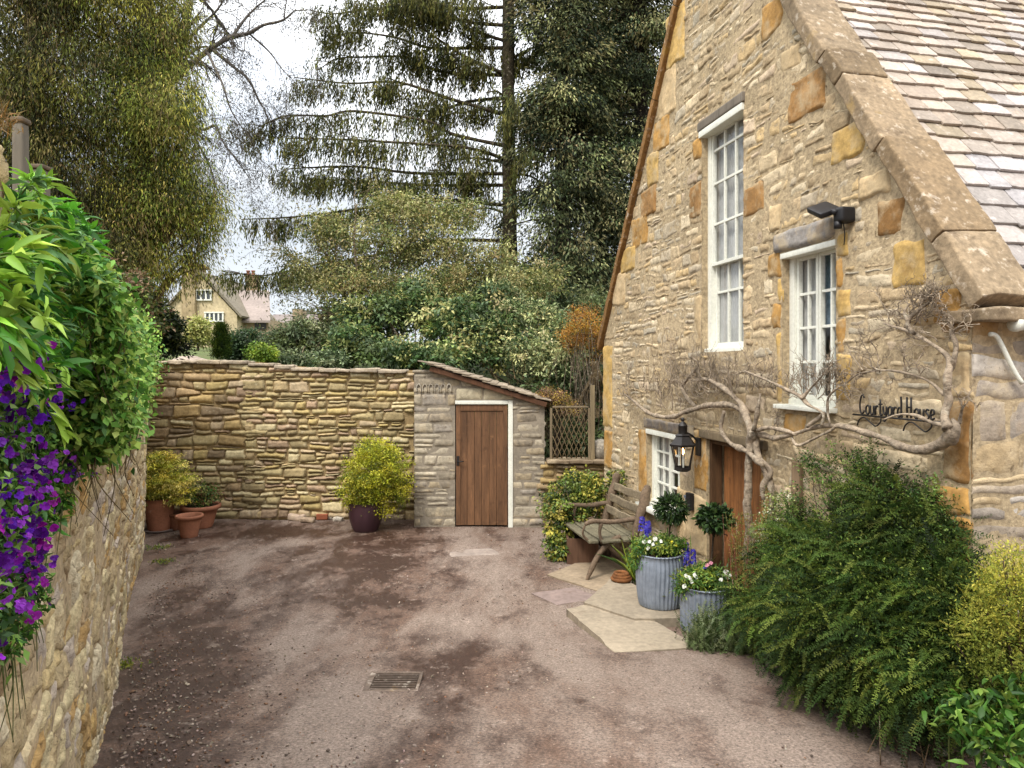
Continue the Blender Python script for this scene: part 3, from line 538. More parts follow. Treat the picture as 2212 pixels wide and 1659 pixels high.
# wrought iron name sign: COURTYARD HOUSE in script
sg = thing('name_sign', 'black wrought iron sign reading Courtyard House in tall script beside the wisteria bend', 'sign', FW(fa(1850), fz(1850, 898), 0))
# letters on a unit grid: x-height 1, ascender 2.1
GL = {'C': (1.25, [[(1.0, 1.75), (.75, 2.1), (.4, 1.9), (.15, 1.1), (.25, .25), (.6, 0), (1.05, .35)]]),
 'o': (.85, [[(.45, 1), (.12, .75), (.12, .25), (.42, 0), (.72, .25), (.72, .75), (.45, 1)]]),
 'u': (.9, [[(.1, 1), (.1, .3), (.35, 0), (.65, .25), (.7, 1)], [(.7, 1), (.7, .15), (.88, .05)]]),
 'r': (.75, [[(.12, 1), (.15, 0)], [(.14, .6), (.35, .98), (.62, .9)]]),
 't': (.7, [[(.3, 1.7), (.28, .25), (.45, 0), (.65, .15)], [(.02, 1.15), (.6, 1.2)]]),
 'y': (.9, [[(.1, 1), (.15, .4), (.4, .15), (.65, .4)], [(.7, 1), (.66, .1), (.45, -.55), (.1, -.5)]]),
 'a': (.9, [[(.68, .85), (.4, 1), (.12, .7), (.12, .2), (.38, 0), (.68, .3)], [(.7, 1), (.7, .15), (.88, .05)]]),
 'd': (.95, [[(.68, .8), (.4, 1), (.12, .7), (.12, .2), (.38, 0), (.68, .3)], [(.62, 2.1), (.72, 1.6), (.72, .15), (.92, .05)]]),
 'H': (1.3, [[(.15, 2.1), (.2, 0)], [(.85, 2.1), (.85, 0)], [(.2, 1.05), (.85, 1.1)]]),
 's': (.75, [[(.62, .9), (.35, 1), (.15, .75), (.5, .45), (.55, .15), (.3, 0), (.08, .12)]]),
 'e': (.8, [[(.12, .45), (.65, .6), (.55, .95), (.25, .95), (.12, .5), (.3, .02), (.72, .2)]]), ' ': (.55, [])}
txt = 'Courtyard House'; tot = sum(GL[c][0] for c in txt); a_l, a_r = fa(1856, .055), fa(2020, .055); sx = (a_r - a_l) / tot; sz = .062; zb_ = fz(1930, 902) + .012
mb = MB(); x = 0
for ch in txt:
    wd, st = GL[ch]
    for s_ in st: tube(mb, [FW(a_l + (x + p[0]) * sx, zb_ + p[1] * sz, .055) for p in s_], .0062, 6, (.02, .02, .02), sub=4)
    x += wd
mb.build('lettering', M['iron'], sg)
mb = MB(); zz_ = zb_ - .010; tube(mb, [FW(fa(1843, .055), zz_, .055), FW(a_r + .05, zz_, .055)], .007, 6, (.02, .02, .02), sub=1)
for xs in (a_l, a_l + .42): tube(mb, [FW(xs - .02, zz_ - .075, .055), FW(xs + .0, zz_ - .035, .055), FW(xs + .05, zz_ - .015, .055), FW(xs + .12, zz_ - .05, .055), FW(xs + .16, zz_ - .065, .055), FW(xs + .2, zz_ - .035, .055), FW(xs + .205, zz_ - .008, .055)], .005, 6, (.02, .02, .02))
for xs in (a_l, a_r): tube(mb, [FW(xs, zz_, 0), FW(xs, zz_, .055)], .005, 5, (.02, .02, .02))
mb.build('scroll_bracket', M['iron'], sg)
# ============================================================ WISTERIA
wi = thing('wisteria', 'leafless old wisteria with twisting grey limbs trained across the cottage wall', 'climber', np.array([*FW(fa(1622, .1), 0, .1)[:2], .1]))
LIMB = [([(1612, 1225), (1617, 1160), (1619, 1108), (1623, 1038), (1621, 983), (1621, 952), (1630, 932)], [11, 10, 9.5, 9, 9, 9, 9], .10),
 ([(1668, 1160), (1662, 1115), (1665, 1060), (1654, 1010), (1640, 979), (1630, 944)], [7, 7, 8, 7, 6, 6], .07), ([(1654, 1080), (1652, 1050), (1660, 1020), (1648, 990)], [5, 6, 5, 3], .10),
 ([(1562, 888), (1556, 925), (1572, 956), (1607, 975), (1646, 999), (1650, 1010)], [4, 4.5, 5, 6, 7, 3], .16),
 ([(1628, 940), (1612, 905), (1596, 872), (1572, 843), (1545, 826), (1521, 819), (1498, 822)], [9, 8, 7, 5, 4, 3, 1.5], .09),
 ([(1606, 890), (1584, 876), (1550, 874), (1521, 877), (1490, 887), (1451, 901), (1405, 893), (1370, 865), (1350, 850)], [6, 6, 6, 5.5, 5, 4.5, 4, 3, 1.5], .06),
 ([(1500, 880), (1480, 858), (1472, 838), (1477, 828), (1500, 800), (1508, 785), (1490, 768)], [5, 5, 4.5, 4, 3, 2.5, 1], .08),
 ([(1630, 930), (1640, 890), (1640, 850)], [6, 5, 2], .12),
 ([(1632, 934), (1655, 943), (1681, 946), (1724, 936), (1763, 922), (1810, 920), (1857, 929), (1907, 948), (1946, 962), (1989, 971), (2022, 961), (2045, 942), (2060, 925)], [7, 7, 6, 5.5, 6, 6, 6.5, 7, 8.5, 10, 11, 13, 12], .08),
 ([(1712, 945), (1728, 962), (1755, 948), (1790, 929), (1800, 920)], [3, 3.5, 3.5, 3.5, 3], .10), ([(1634, 930), (1660, 924), (1700, 930), (1724, 938)], [5, 5, 5, 4], .10),
 ([(1775, 920), (1779, 893), (1751, 874), (1736, 858), (1701, 843), (1662, 823), (1623, 806), (1600, 800)], [5, 4, 4, 3.5, 3, 2.5, 2, 1], .12),
 ([(1736, 862), (1751, 839), (1775, 816), (1798, 788)], [3.5, 3, 2.2, 1], .14), ([(1790, 917), (1786, 890), (1790, 858), (1818, 835)], [4, 3.5, 3, 1.5], .11), ([(1748, 922), (1768, 900), (1778, 893)], [5, 4.5, 4], .1),
 ([(2056, 925), (2040, 900), (2043, 866), (2042, 848), (2047, 812), (2043, 773), (2012, 741), (1973, 718), (1935, 706), (1905, 698)], [12, 9, 7.5, 7, 6.5, 5.5, 5, 4, 2.5, 1], .09),
 ([(2046, 800), (2062, 775), (2063, 745), (2058, 720), (2051, 706), (2049, 695)], [5.5, 5, 4.5, 4, 3, 1.5], .07), ([(2058, 716), (2080, 705), (2113, 700)], [2.5, 2, 1], .07),
 ([(1980, 722), (1966, 697), (1985, 668), (2004, 650), (2006, 636)], [4, 3.5, 3, 2, 1], .10), ([(1968, 694), (1955, 675), (1962, 655)], [3, 2, 1], .10),
 ([(2034, 853), (2000, 822), (1958, 805), (1911, 800), (1850, 808), (1818, 831), (1795, 828)], [4, 3.5, 3, 2.5, 2, 1.5, 1], .08),
 ([(2048, 920), (2012, 913), (1973, 897), (1934, 896), (1911, 907)], [5, 4, 3.2, 2.5, 1.2], .11), ([(2066, 915), (2075, 890), (2090, 876), (2100, 860)], [5, 3, 2, 1], .06),
 ([(2035, 945), (2052, 950), (2066, 938), (2070, 920), (2060, 905)], [9, 11, 11, 9, 4], .07), ([(1905, 800), (1880, 790), (1860, 770)], [2, 1.5, .8], .08)]
wc = lin(178, 160, 138) * .62; WT = []
mb = MB()
for pts, rr, hh in LIMB:
    hh += .03
    W3 = [FW(fa(u, hh), fz(u, v, hh), hh + .02 * math.sin(i * 1.9 + u)) for i, (u, v) in enumerate(pts)]
    rad = [1.02 * r_ * p[1] / FPX for r_, p in zip(rr, W3)]; tube(mb, W3, rad, 10, wc * U(.85, 1.15), nz=.42, sub=6); WT.append((W3, rad))
mb.build('limb', M['bark'], wi)
mb = MB()
def twig(a, z, h, ang, L, r, dep):
    p = [FW(a, z, h)]; n = 5
    for i in range(n):
        ang += U(-.45, .45); a += math.cos(ang) * L / n; z += math.sin(ang) * L / n; h = max(.03, h + U(-.012, .016)); p.append(FW(a, z, h))
        if dep and U(0, 1) < .55: twig(a, z, h, ang + U(.4, 1.1) * (1 if U(0, 1) < .5 else -1), L * U(.4, .7), r * .65, dep - 1)
    tube(mb, p, np.linspace(r, r * .45, len(p)), 5, wc * U(.75, 1.25), sub=1, caps=False)
for (u0, v0, n, L, an) in ((1420, 850, 16, .38, 1.6), (1470, 820, 18, .42, 1.7), (1380, 850, 12, .30, 2.0), (1530, 830, 30, .30, 1.9), (1510, 850, 22, .28, 2.4), (1560, 850, 20, .26, 1.4), (1600, 840, 18, .24, 1.1), (1650, 825, 12, .22, 1.2), (1700, 842, 14, .2, 1.4), (1750, 850, 16, .20, 1.7), (1790, 830, 18, .2, 1.2), (1810, 830, 10, .16, .6),
                         (1880, 800, 12, .2, 2.2), (1960, 808, 9, .16, 2), (1940, 702, 12, .16, 2.4), (1985, 690, 16, .16, 1.5), (1995, 655, 16, .13, 1.6), (2010, 650, 12, .14, 1.0), (2052, 705, 12, .13, .8), (2000, 730, 8, .14, 2.6), (2090, 880, 5, .14, 1), (1660, 930, 5, .14, 1.6), (1450, 880, 12, .22, 1.8)):
    for _ in range(int(n * .85)):
        u, v = u0 + U(-28, 28), v0 + U(-14, 14); hh = U(.05, .14); twig(fa(u, hh), fz(u, v, hh), hh, an + U(-1.1, 1.1) , L * U(.5, 1.2), U(.0028, .0055), 2)
mb.build('twigs', M['bark'], wi)
# ============================================================ GROUND
xs = np.concatenate([np.linspace(-90, -8, 14)[:-1], np.arange(-8, 6, .07), np.linspace(6, 90, 14)]); ys = np.concatenate([np.linspace(-60, -2, 14)[:-1], np.arange(-2, 12.5, .07), np.linspace(12.6, 200, 16)])
A, B = np.meshgrid(xs, ys, indexing='ij'); Zg = g(B.ravel()); p = np.stack([A.ravel(), B.ravel(), 0 * A.ravel()], 1)
Zg = Zg + (.012 * fbm(p * .9, 3, 2) + .003 * vn(p * 6, 4)) * (np.abs(p[:, 0]) < 9)
mb = MB(); mb.add(np.stack([A.ravel(), B.ravel(), Zg], 1), gridF(len(xs) - 1, len(ys) - 1)); struct(mb.build('ground', M['ground']))
WX = lambda Y: -.495 - .474 * np.asarray(Y, float)           # line of the left wall
def TH(X, Y):
    X = np.asarray(X, float); Y = np.asarray(Y, float)
    base = 2.38 + np.clip((Y - 13) / 47, 0, 4) * 1.9
    lowr = 1 / (1 + np.exp((-X - .8) * 3.)) * 1 / (1 + np.exp((Y - 17) * .8))
    return base * (1 - lowr) + .9 * lowr + .06 * vn(np.stack([X * .8, Y * .8, X * 0], -1), 3) * 1
xs = np.concatenate([np.linspace(-120, -16, 20)[:-1], np.arange(-16, 8, .3), np.linspace(8, 120, 20)]); ys = np.concatenate([np.arange(11.72, 20, .3), np.linspace(20, 260, 50)])
A, B = np.meshgrid(xs, ys, indexing='ij'); mb = MB(); mb.add(np.stack([A, B, TH(A, B)], -1), gridF(len(xs) - 1, len(ys) - 1)); struct(mb.build('hillside', M['turf']))
ys = np.arange(1.7, 11.8, .4); A = np.array([[max(-40, (WX(min(y, 8.9)) if y < 8.9 else -4.72 - (y - 8.9) * .6) - .45 - t_) for y in ys] for t_ in (0, .5, 1, 2, 4, 8, 16, 40)]); B = np.tile(ys, (8, 1))
B = np.maximum(B, 1.75 + (A + 1.2) * .136)
mb = MB(); mb.add(np.stack([A, B, 2.55 + .06 * vn(np.stack([A, B, A * 0], -1), 2) + .02 * np.clip(2 - B, 0, 9)], -1), gridF(7, len(ys) - 1)[:, ::-1]); struct(mb.build('bank', M['turf']))
# ============================================================ LEFT WALL
pl = np.array([[.9, -.4], [-.5, 0], [WX(8.9), 8.9], [-6.55, 12.2]], float); pl = np.array([[-6., .75], [-1.7, 1.08], [-1.5, 1.10], [-1.3, 1.15], [-1.17, 1.24], [-1.13, 1.34], [WX(1.46), 1.46], [WX(1.8), 1.8], [WX(8.6), 8.6], [WX(8.9), 8.9], [-6.55, 12.2]])
seg = np.linalg.norm(np.diff(pl, axis=0), axis=1); cum = np.concatenate([[0], np.cumsum(seg)]); SG_ = np.diff(pl, axis=0) / seg[:, None]; TG = np.vstack([SG_[0], (SG_[:-1] + SG_[1:]) / 2, SG_[-1]]); TG[1] = SG_[0]; TG[7] = SG_[7]; TG[8] = SG_[7]
def LW(a, z, h):
    a, z, h = np.broadcast_arrays(np.asarray(a, float), z, h); x = np.interp(a, cum, pl[:, 0]); y = np.interp(a, cum, pl[:, 1])
    dv = np.stack([np.interp(a, cum, TG[:, 0]), np.interp(a, cum, TG[:, 1])], -1); dv = dv / np.linalg.norm(dv, axis=-1, keepdims=True)
    bulge = .05 * np.sin(a * .9) + .03 * np.sin(z * 2.1 + a)
    lean = np.minimum(.05 * (z - 1.7), .01) + .045
    hh = h + bulge * .6 + lean; return np.stack([x + dv[..., 1] * hh, y - dv[..., 0] * hh, z], -1)
YA = lambda Y: np.interp(Y, pl[:, 1], cum)
topL = lambda a: 2.80 + .05 * np.sin(np.asarray(a) * 2.3) + .34 * (1 / (1 + np.exp((np.asarray(a) - YA(1.84)) * 20))) * (1 / (1 + np.exp((YA(1.4) - .7 - np.asarray(a)) * 12))) - .10 * np.clip((np.asarray(a) - YA(6)) / 4, 0, 1)
lw = thing('stone_wall', 'rough cream rubble retaining wall on the left with leaves and purple flowers hanging over it', 'wall', LW(4, 0, 0))
mb = MB(); aa = np.sort(np.concatenate([np.linspace(0, cum[-1], 150 - 11), cum])); bb = np.linspace(-.1, 1, 24); A, B = np.meshgrid(aa, bb, indexing='ij'); Zt = np.where(B < 0, B, B * (topL(A) - .02))
mb.add(LW(A, Zt, .003 + .012 * fbm(np.stack([A * 5, Zt * 5, A * 0], -1), 3)), gridF(149, 23)[:, ::-1]); A2, H2 = np.meshgrid(aa, [.005, -.2, -.5], indexing='ij')
mb.add(LW(A2, topL(A2) - .025, H2), gridF(149, 2)[:, ::-1]); mb.add(LW(np.tile(aa[:, None], (1, 2)), np.stack([topL(aa), 0 * aa], 1), -.5), gridF(149, 1)[:, ::-1]); mb.build('wall_core', M['mortar'], lw)
LC = [lin(*c) * .72 for c in ((216, 196, 156), (204, 182, 140), (226, 210, 176), (190, 168, 128), (214, 190, 140), (196, 160, 104), (206, 190, 172), (222, 204, 160), (176, 152, 116))]
mb = MB(); stones(mb, LW, layout(YA(1.4) - .25, YA(5.2), -.05, 3.4, (.07, .17), (.10, .30), .04, .35, .025, 5), lambda c: LC[R_.integers(0, 9)] * U(.88, 1.1), (-.002, .018), .015, .016, .014, 24, (), topL, .002, -.008, .03)
stones(mb, LW, layout(YA(5.2) + .1, cum[-1] - .05, -.05, 3.0, (.07, .16), (.12, .32), .04, .35, .025, 6), lambda c: LC[R_.integers(0, 9)] * U(.88, 1.1), (-.002, .024), .026, .02, .014, 20, (), topL, .003, -.008, .026)
stones(mb, LW, layout(.05, YA(1.4) - .28, -.05, 3.4, (.09, .2), (.16, .4), .04, .25, .025, 61), lambda c: LC[R_.integers(0, 9)] * U(.88, 1.1), (-.002, .024), .05, .02, .014, 14, (), topL, .003, -.008, .026)
mb.build('rubble_stonework', M['rubble'], lw)
mb = MB(); a = .2
while a < cum[-1] - .2:
    tall = float(topL(a + .12)) > 2.95; L = U(.25, .5) if not tall else U(.12, .2); c = LW(a + L / 2, float(topL(a + L / 2)) + .02 - .03 * tall, -.12 - .08 * tall); d_ = nrm(LW(a + L, 0, 0) - LW(a, 0, 0)); n_ = np.cross(d_, ZZ)
    block(mb, c, np.array([d_, n_, ZZ]), (L / 2, U(.16, .2), U(.035, .06) * (1 - .5 * tall)), .025, .018 - .008 * tall, 10, LC[R_.integers(0, 9)] * U(.85, 1.05), 6.); a += L * .98
mb.build('coping_stones', M['stone'], lw)
# timber posts on the wall, near left
for (u0, u1, v0, Y) in ((31, 58, 255, 2.9), (70, 103, 358, 3.5)):
    x = P((u0 + u1) / 2, v0, Y); r_ = (u1 - u0) / 2 * Y / FPX
    ft = thing('fence_post', ['tall square grey timber post with a chamfered cap above the left wall', 'shorter round-topped grey timber post above the leafy climber'][u0 > 60], 'post', (x[0], x[1], 2.5), 'timber fence posts on the left wall')
    mb = MB(); block(mb, (x[0], x[1], (x[2] + 2.45) / 2 - .012), AXW, (r_ * .9, r_ * .9, (x[2] - 2.45) / 2 - .012), .01, .002, 10, lin(150, 140, 124) * .45, 5.); mb.build('post', M['greywood'], ft)
    mb = MB(); block(mb, (x[0], x[1], x[2] - .012), AXW, (r_ * 1.08, r_ * 1.08, .012), .008, .002, 6, lin(130, 112, 90) * .45, 5.); mb.build('cap', M['greywood'], ft)
x1, x2 = P(44, 300, 2.9), P(86, 400, 3.5); mb = MB(); d_ = nrm(x2 - x1); block(mb, (x1 + x2) / 2 + [0, 0, -.16], np.array([d_, np.cross(ZZ, d_), np.cross(d_, np.cross(ZZ, d_))]), (np.linalg.norm(x2 - x1) / 2, .012, .05), .006, .002, 6, lin(150, 140, 122) * .6)
tag(mb.build('fence_rail', M['greywood']), 'sloping grey timber rail between the two posts above the left wall', 'fence rail')
# ============================================================ BACK WALL
YB = 11.45
BWf = lambda a, z, h: np.stack(np.broadcast_arrays(np.asarray(a, float), YB - np.asarray(h) + .02 * np.sin(np.asarray(a) * 2.1), z), -1)
ux = lambda u, Y=YB: (u - CX) / FPX * Y
vz = lambda v, Y=YB: EYE - (v - HZ) / FPX * Y
topB = lambda a: np.interp(a, [ux(x) for x in (200, 330, 470, 520, 600, 680, 740, 800, 880)], [vz(y) for y in (777, 779, 778, 780, 788, 796, 798, 796, 800)])
bw = thing('dry_stone_wall', 'high dry stone wall of thin golden slabs across the back of the courtyard', 'wall', (ux(600), YB, 0))
xr = ux(896)
mb = MB(); aa = np.linspace(-7.2, xr, 60); bb = np.linspace(-.1, 1, 12); A, B = np.meshgrid(aa, bb, indexing='ij'); Zt = np.where(B < 0, B, B * (topB(A) - .02)); mb.add(BWf(A, Zt, -.032), gridF(59, 11))
A2, H2 = np.meshgrid(aa, [-.045, -.45], indexing='ij'); mb.add(BWf(A2, topB(A2) - .03, H2), gridF(59, 1)); mb.add(BWf(np.tile(aa[:, None], (1, 2)), np.stack([topB(aa), 0 * aa], 1), -.45), gridF(59, 1)); mb.build('wall_core', M['gap'], bw)
BC = [lin(*c) * .80 for c in ((198, 174, 130), (180, 162, 118), (208, 192, 150), (170, 152, 112), (188, 166, 112), (196, 174, 140), (160, 142, 104), (190, 172, 126), (176, 150, 122))]
BD = [lin(*c) * .76 for c in ((176, 150, 112), (160, 138, 104), (184, 158, 108), (150, 130, 102), (176, 150, 104))]
bcol = lambda c: (BC[R_.integers(0, 9)] if c[0] > ux(520) or U(0, 1) < .3 + .5 * (c[1] < 1.1) else BD[R_.integers(0, 5)]) * U(.82, 1.14)
mb = MB(); q = layout(ux(530), xr, 0.0, 2.7, (.055, .155), (.13, .40), .025, .28, .02, 11) + layout(-7.2, ux(528), 0, 2.75, (.06, .15), (.16, .5), .03, .2, .02, 12)
stones(mb, BWf, q, bcol, (.0, .020), .028, .012, .010, 14, [(ux(526), ux(530), -9, 9), (xr - .01, 9, -9, 9)], lambda a: topB(a) - .05, .007, -.034, .012); mb.build('stonework', M['drystone'], bw)
mb = MB(); a = -7.1
while a < xr - .35:
    L = U(.22, .55); c = (a + L / 2, YB + .14, float(topB(a + L / 2)) - .028); block(mb, c, AXW, (L / 2 - .004, .2, U(.02, .035)), .018, .014, 10, lin(184, 168, 146) * .66 * U(.85, 1.1), 6.); a += L
mb.build('coping_stones', M['stone'], bw)
# ============================================================ SHED
YS = 10.9; sx_ = lambda u: (u - CX) / FPX * YS; sz_ = lambda v: EYE - (v - HZ) / FPX * YS
shd = thing('shed', 'small grey stone outhouse with lean-to slate roof against the back wall', 'shed', (sx_(1040), YS, 0))
SF = lambda a, z, h: np.stack(np.broadcast_arrays(np.asarray(a, float), YS - np.asarray(h), z), -1)
X0, X1 = sx_(895), sx_(1176); rl = (sx_(932), sz_(790)); rr_ = (sx_(1182), sz_(868))
topS = lambda a: np.where(np.asarray(a) < sx_(980), sz_(806), np.interp(a, [rl[0], rr_[0]], [rl[1], rr_[1]]) - .035)
hS = (sx_(983), sx_(1108), -.1, sz_(865))
mb = MB(); aa = sorted(list(np.linspace(X0, X1, 24)) + [hS[0], hS[1], sx_(980), sx_(980) + .003]); 
def sback(H):
    La = np.array(aa); Lb = np.array(sorted(list(np.linspace(-.1, 2.7, 20)) + [hS[3]])); A, B = np.meshgrid(La, Lb, indexing='ij'); F = gridF(len(La) - 1, len(Lb) - 1)
    ca = A.ravel()[F].mean(1); cb = B.ravel()[F].mean(1); k = ~((ca > hS[0]) & (ca < hS[1]) & (cb < hS[3])); Bc = np.minimum(B, topS(A)); k &= (Bc.ravel()[F].max(1) - Bc.ravel()[F].min(1) > 1e-4); mb.add(SF(A, Bc, H), F[k])
sback(0.002)
for x in (X0, X1): mb.add(np.array([[x, YS, -.1], [x, YS + 1.6, -.1], [x, YS + 1.6, float(topS(x))], [x, YS, float(topS(x))]]), np.array([[0, 1, 2, 3]]))
mb.add(np.array([[hS[0], YS, 0], [hS[0], YS + .15, 0], [hS[0], YS + .15, hS[3]], [hS[0], YS, hS[3]]]), np.array([[0, 1, 2, 3]])); mb.build('wall_core', surf('grey_mortar', lin(168, 156, 138) * .6, .95, bump=((20, .6, .012),)), shd)
SC = [lin(*c) * .68 for c in ((178, 166, 144), (164, 152, 132), (190, 178, 156), (152, 140, 122), (182, 166, 138), (170, 160, 146), (196, 184, 162))]
mb = MB(); hol = [hS, (sx_(983), sx_(1112), sz_(868), sz_(835))]
stones(mb, SF, layout(X0, X1, .02, 2.7, (.075, .19), (.16, .42), .006, .25, .03, 15), lambda c: SC[R_.integers(0, 7)] * U(.86, 1.1), (.004, .018), .035, .018, .007, 12, hol + [(-9, X0, -9, 9), (X1, 9, -9, 9)], topS, .002, -.008, .006)
for a0, a1, b0, b1 in ((sx_(985), sx_(1043), sz_(864), sz_(838)), (sx_(1044), sx_(1111), sz_(864), sz_(838))): stones(mb, SF, [rectq(a0, a1, b0, b1)], lambda c: lin(200, 188, 160) * .68, (.016, .02), .04, .015, .004, 9, (), topS, 0, -.004, .004)
SLf = lambda a, z, h: np.stack(np.broadcast_arrays(X0 - np.asarray(h), YS + np.asarray(a), z), -1)
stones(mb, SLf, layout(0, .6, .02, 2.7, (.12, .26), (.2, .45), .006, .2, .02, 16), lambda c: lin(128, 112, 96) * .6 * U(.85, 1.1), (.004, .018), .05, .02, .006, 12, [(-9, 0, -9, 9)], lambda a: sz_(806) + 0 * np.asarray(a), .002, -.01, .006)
SRf = lambda a, z, h: np.stack(np.broadcast_arrays(X1 + np.asarray(h), YS + np.asarray(a), z), -1)
stones(mb, SRf, layout(0, 1.5, .02, 2., (.1, .2), (.2, .45), .006, .2, .02, 17), lambda c: SC[R_.integers(0, 7)] * U(.86, 1.1), (.004, .018), .06, .02, .006, 12, [(-9, 0, -9, 9)], lambda a: float(topS(X1 - .01)) + 0 * np.asarray(a), .002, -.01, .006)
mb.build('stonework', M['stone'], shd)
mb = MB()                          # carved block near the top of the pier
for k in range(6):
    x = sx_(905) + k * .095; z = sz_(838)
    tube(mb, [SF(x - .03, z - .07, .018), SF(x - .032, z + .02, .02), SF(x, z + .06, .02), SF(x + .032, z + .02, .02), SF(x + .03, z - .07 - .03 * (k == 4), .018)], .010, 6, lin(188, 180, 166) * .62, nz=.3)
mb.build('carved_panel', M['ashlar'], shd)
mb = MB(); box(mb, (X0 - .03, YS - .03, sz_(806)), (sx_(984), YS + .5, sz_(806) + .05), lin(176, 162, 140) * .62, .02, n=10); mb.build('pier_cap', M['coping'], shd)
mb = MB(); W = lin(205, 205, 196)
box(mb, (hS[1] - .075, YS - .02, 0), (hS[1], YS + .1, hS[3]), W, .006, n=4); box(mb, (hS[0] + .0, YS - .018, hS[3] - .06), (hS[1] - .076, YS + .1, hS[3] - .001), W, .006, n=4); mb.build('door_frame', M['paint'], shd)
mb = MB(); dx0, dx1, dz1 = hS[0] + .012, hS[1] - .085, hS[3] - .065; DB = lin(134, 96, 66) * .55
n = 6
for k in range(n):
    x0 = dx0 + .06 + (dx1 - dx0 - .12) * k / n; box(mb, (x0 + .002, YS + .02, .03), (x0 + (dx1 - dx0 - .12) / n - .002, YS + .045 + .004 * (k % 2), dz1 - .10), DB * U(.85, 1.18), .004, n=4)
db = mb.build('door', M['doorwood'], shd)
mb = MB(); box(mb, (dx0, YS + .005, .03), (dx0 + .075, YS + .04, dz1), DB, .005, n=4); mb.build('door_stile', M['doorwood'], db)
mb = MB(); box(mb, (dx1 - .075, YS + .005, .03), (dx1, YS + .04, dz1), DB * .95, .005, n=4); mb.build('door_stile', M['doorwood'], db)
mb = MB(); box(mb, (dx0 + .076, YS + .006, dz1 - .10), (dx1 - .076, YS + .04, dz1 - .001), DB * 1.05, .005, n=4); mb.build('door_rail', M['doorwood'], db)
mb = MB(); tube(mb, [(dx0 + .03, YS, sz_(996)), (dx0 + .03, YS - .045, sz_(996)), (dx0 + .13, YS - .05, sz_(996))], .009, 7, (.03, .03, .03), sub=1); box(mb, (dx0 + .01, YS - .006, sz_(996) - .07), (dx0 + .055, YS + .004, sz_(996) + .08), (.03, .03, .03), .003); mb.build('door_handle', M['iron'], db)
mb = MB(); dr = nrm(np.array([rr_[0] - rl[0], 0, rr_[1] - rl[1]])); nr_ = np.array([-dr[2], 0, dr[0]]); LL = np.linalg.norm([rr_[0] - rl[0], rr_[1] - rl[1]]); O = np.array([rl[0], YS - .09, rl[1]])
block(mb, O + dr * LL / 2 - nr_ * .045 + [0, .0, 0], np.array([dr, [0, 1, 0], nr_]), (LL / 2, .018, .038), .006, .003, 10, lin(106, 72, 50) * .6); mb.build('barge_board', M['greywood'], shd)
mb = MB(); block(mb, O + dr * LL / 2 + np.array([0, .85, 0]) - nr_ * .02, np.array([dr, [0, 1, 0], nr_]), (LL / 2, .8, .012), .005, 0, 4, lin(110, 88, 70) * .6)
l = 0
while l < LL + .02:
    e = U(.13, .17); y = -.03 - U(0, .05)
    while y < 1.65:
        wd = U(.16, .3); c = O + dr * (LL - l - e * .5) + np.array([0, y + wd / 2, 0]) + nr_ * (.02 + U(0, .008)); tl = .11
        block(mb, c, np.array([nrm(dr + nr_ * tl), [0, 1, 0], nrm(nr_ - dr * tl)]), (e * .85, wd / 2 - .004, .011), .007, .006, 6, lin(170, 154, 132) * .62 * U(.75, 1.15), 8.); y += wd
    l += e
mb.build('slate_roof', M['slate'], shd)
# ============================================================ LOW WALL, TRELLIS, BALL
YL = 10.75; lx = lambda u: (u - CX) / FPX * YL; lz = lambda v: EYE - (v - HZ) / FPX * YL
lwl = thing('low_stone_wall', 'low mossy stone wall between the shed and the cottage corner', 'wall', (lx(1240), YL, 0)); LF = lambda a, z, h: np.stack(np.broadcast_arrays(np.asarray(a, float), YL - np.asarray(h), z), -1)
mb = MB(); box(mb, (lx(1177), YL, -.1), (lx(1330), YL + .3, lz(1000)), (.2, .2, .2), .01); mb.build('wall_core', M['gap'], lwl)
mb = MB(); stones(mb, LF, layout(lx(1177), lx(1325), 0, 1.2, (.06, .12), (.14, .34), .015, .2, .015, 19), lambda c: BD[R_.integers(0, 5)] * U(.8, 1.1), (.02, .06), .035, .025, .012, 10, (), lambda a: lz(1004) + 0 * np.asarray(a), .008, -.02, .01); mb.build('stonework', M['drystone'], lwl)
mb = MB(); a = lx(1180)
while a < lx(1320): L = U(.2, .4); block(mb, (a + L / 2, YL + .1, lz(1000) + .02), AXW, (L / 2, .2, .03), .015, .012, 6, lin(150, 130, 105) * .6, 6.); a += L
mb.build('coping_stones', M['stone'], lwl)
trl = thing('trellis', 'weathered criss-cross wooden trellis panel on the low wall beside the shed', 'trellis', (lx(1235), YL + .1, lz(1000)))
mb = MB(); tx0, tx1, tz0, tz1 = lx(1194), lx(1272), lz(992), lz(882); tc_ = lin(138, 118, 86) * .6; Yt = YL + .1
for s_ in (-1, 1):
    for k in range(-10, 16):
        p0 = np.array([tx0 + k * .075, tz0]); m_ = 2.4 * s_; pts = []
        for z in np.linspace(tz0, tz1, 10):
            x = p0[0] + (z - tz0) / m_ + (.0 if s_ > 0 else .3);
            if tx0 <= x <= tx1: pts.append([x + .004 * math.sin(z * 30 + k), Yt + .008 * s_, z])
        if len(pts) > 1: tube(mb, pts, .0065, 5, tc_ * U(.8, 1.2), sub=1)
mb.build('lattice', M['greywood'], trl)
mb = MB(); c_ = lin(140, 124, 98) * .6
for a0, a1, b0, b1 in ((tx0 - .04, tx0, tz0 - .03, tz1), (tx1, tx1 + .03, tz0 - .03, tz1), (tx0, tx1, tz0 - .04, tz0), (tx0, tx1, tz1, tz1 + .03)): box(mb, (a0, Yt - .02, b0), (a1, Yt + .02, b1), c_, .006, n=4)
mb.build('trellis_frame', M['greywood'], trl)
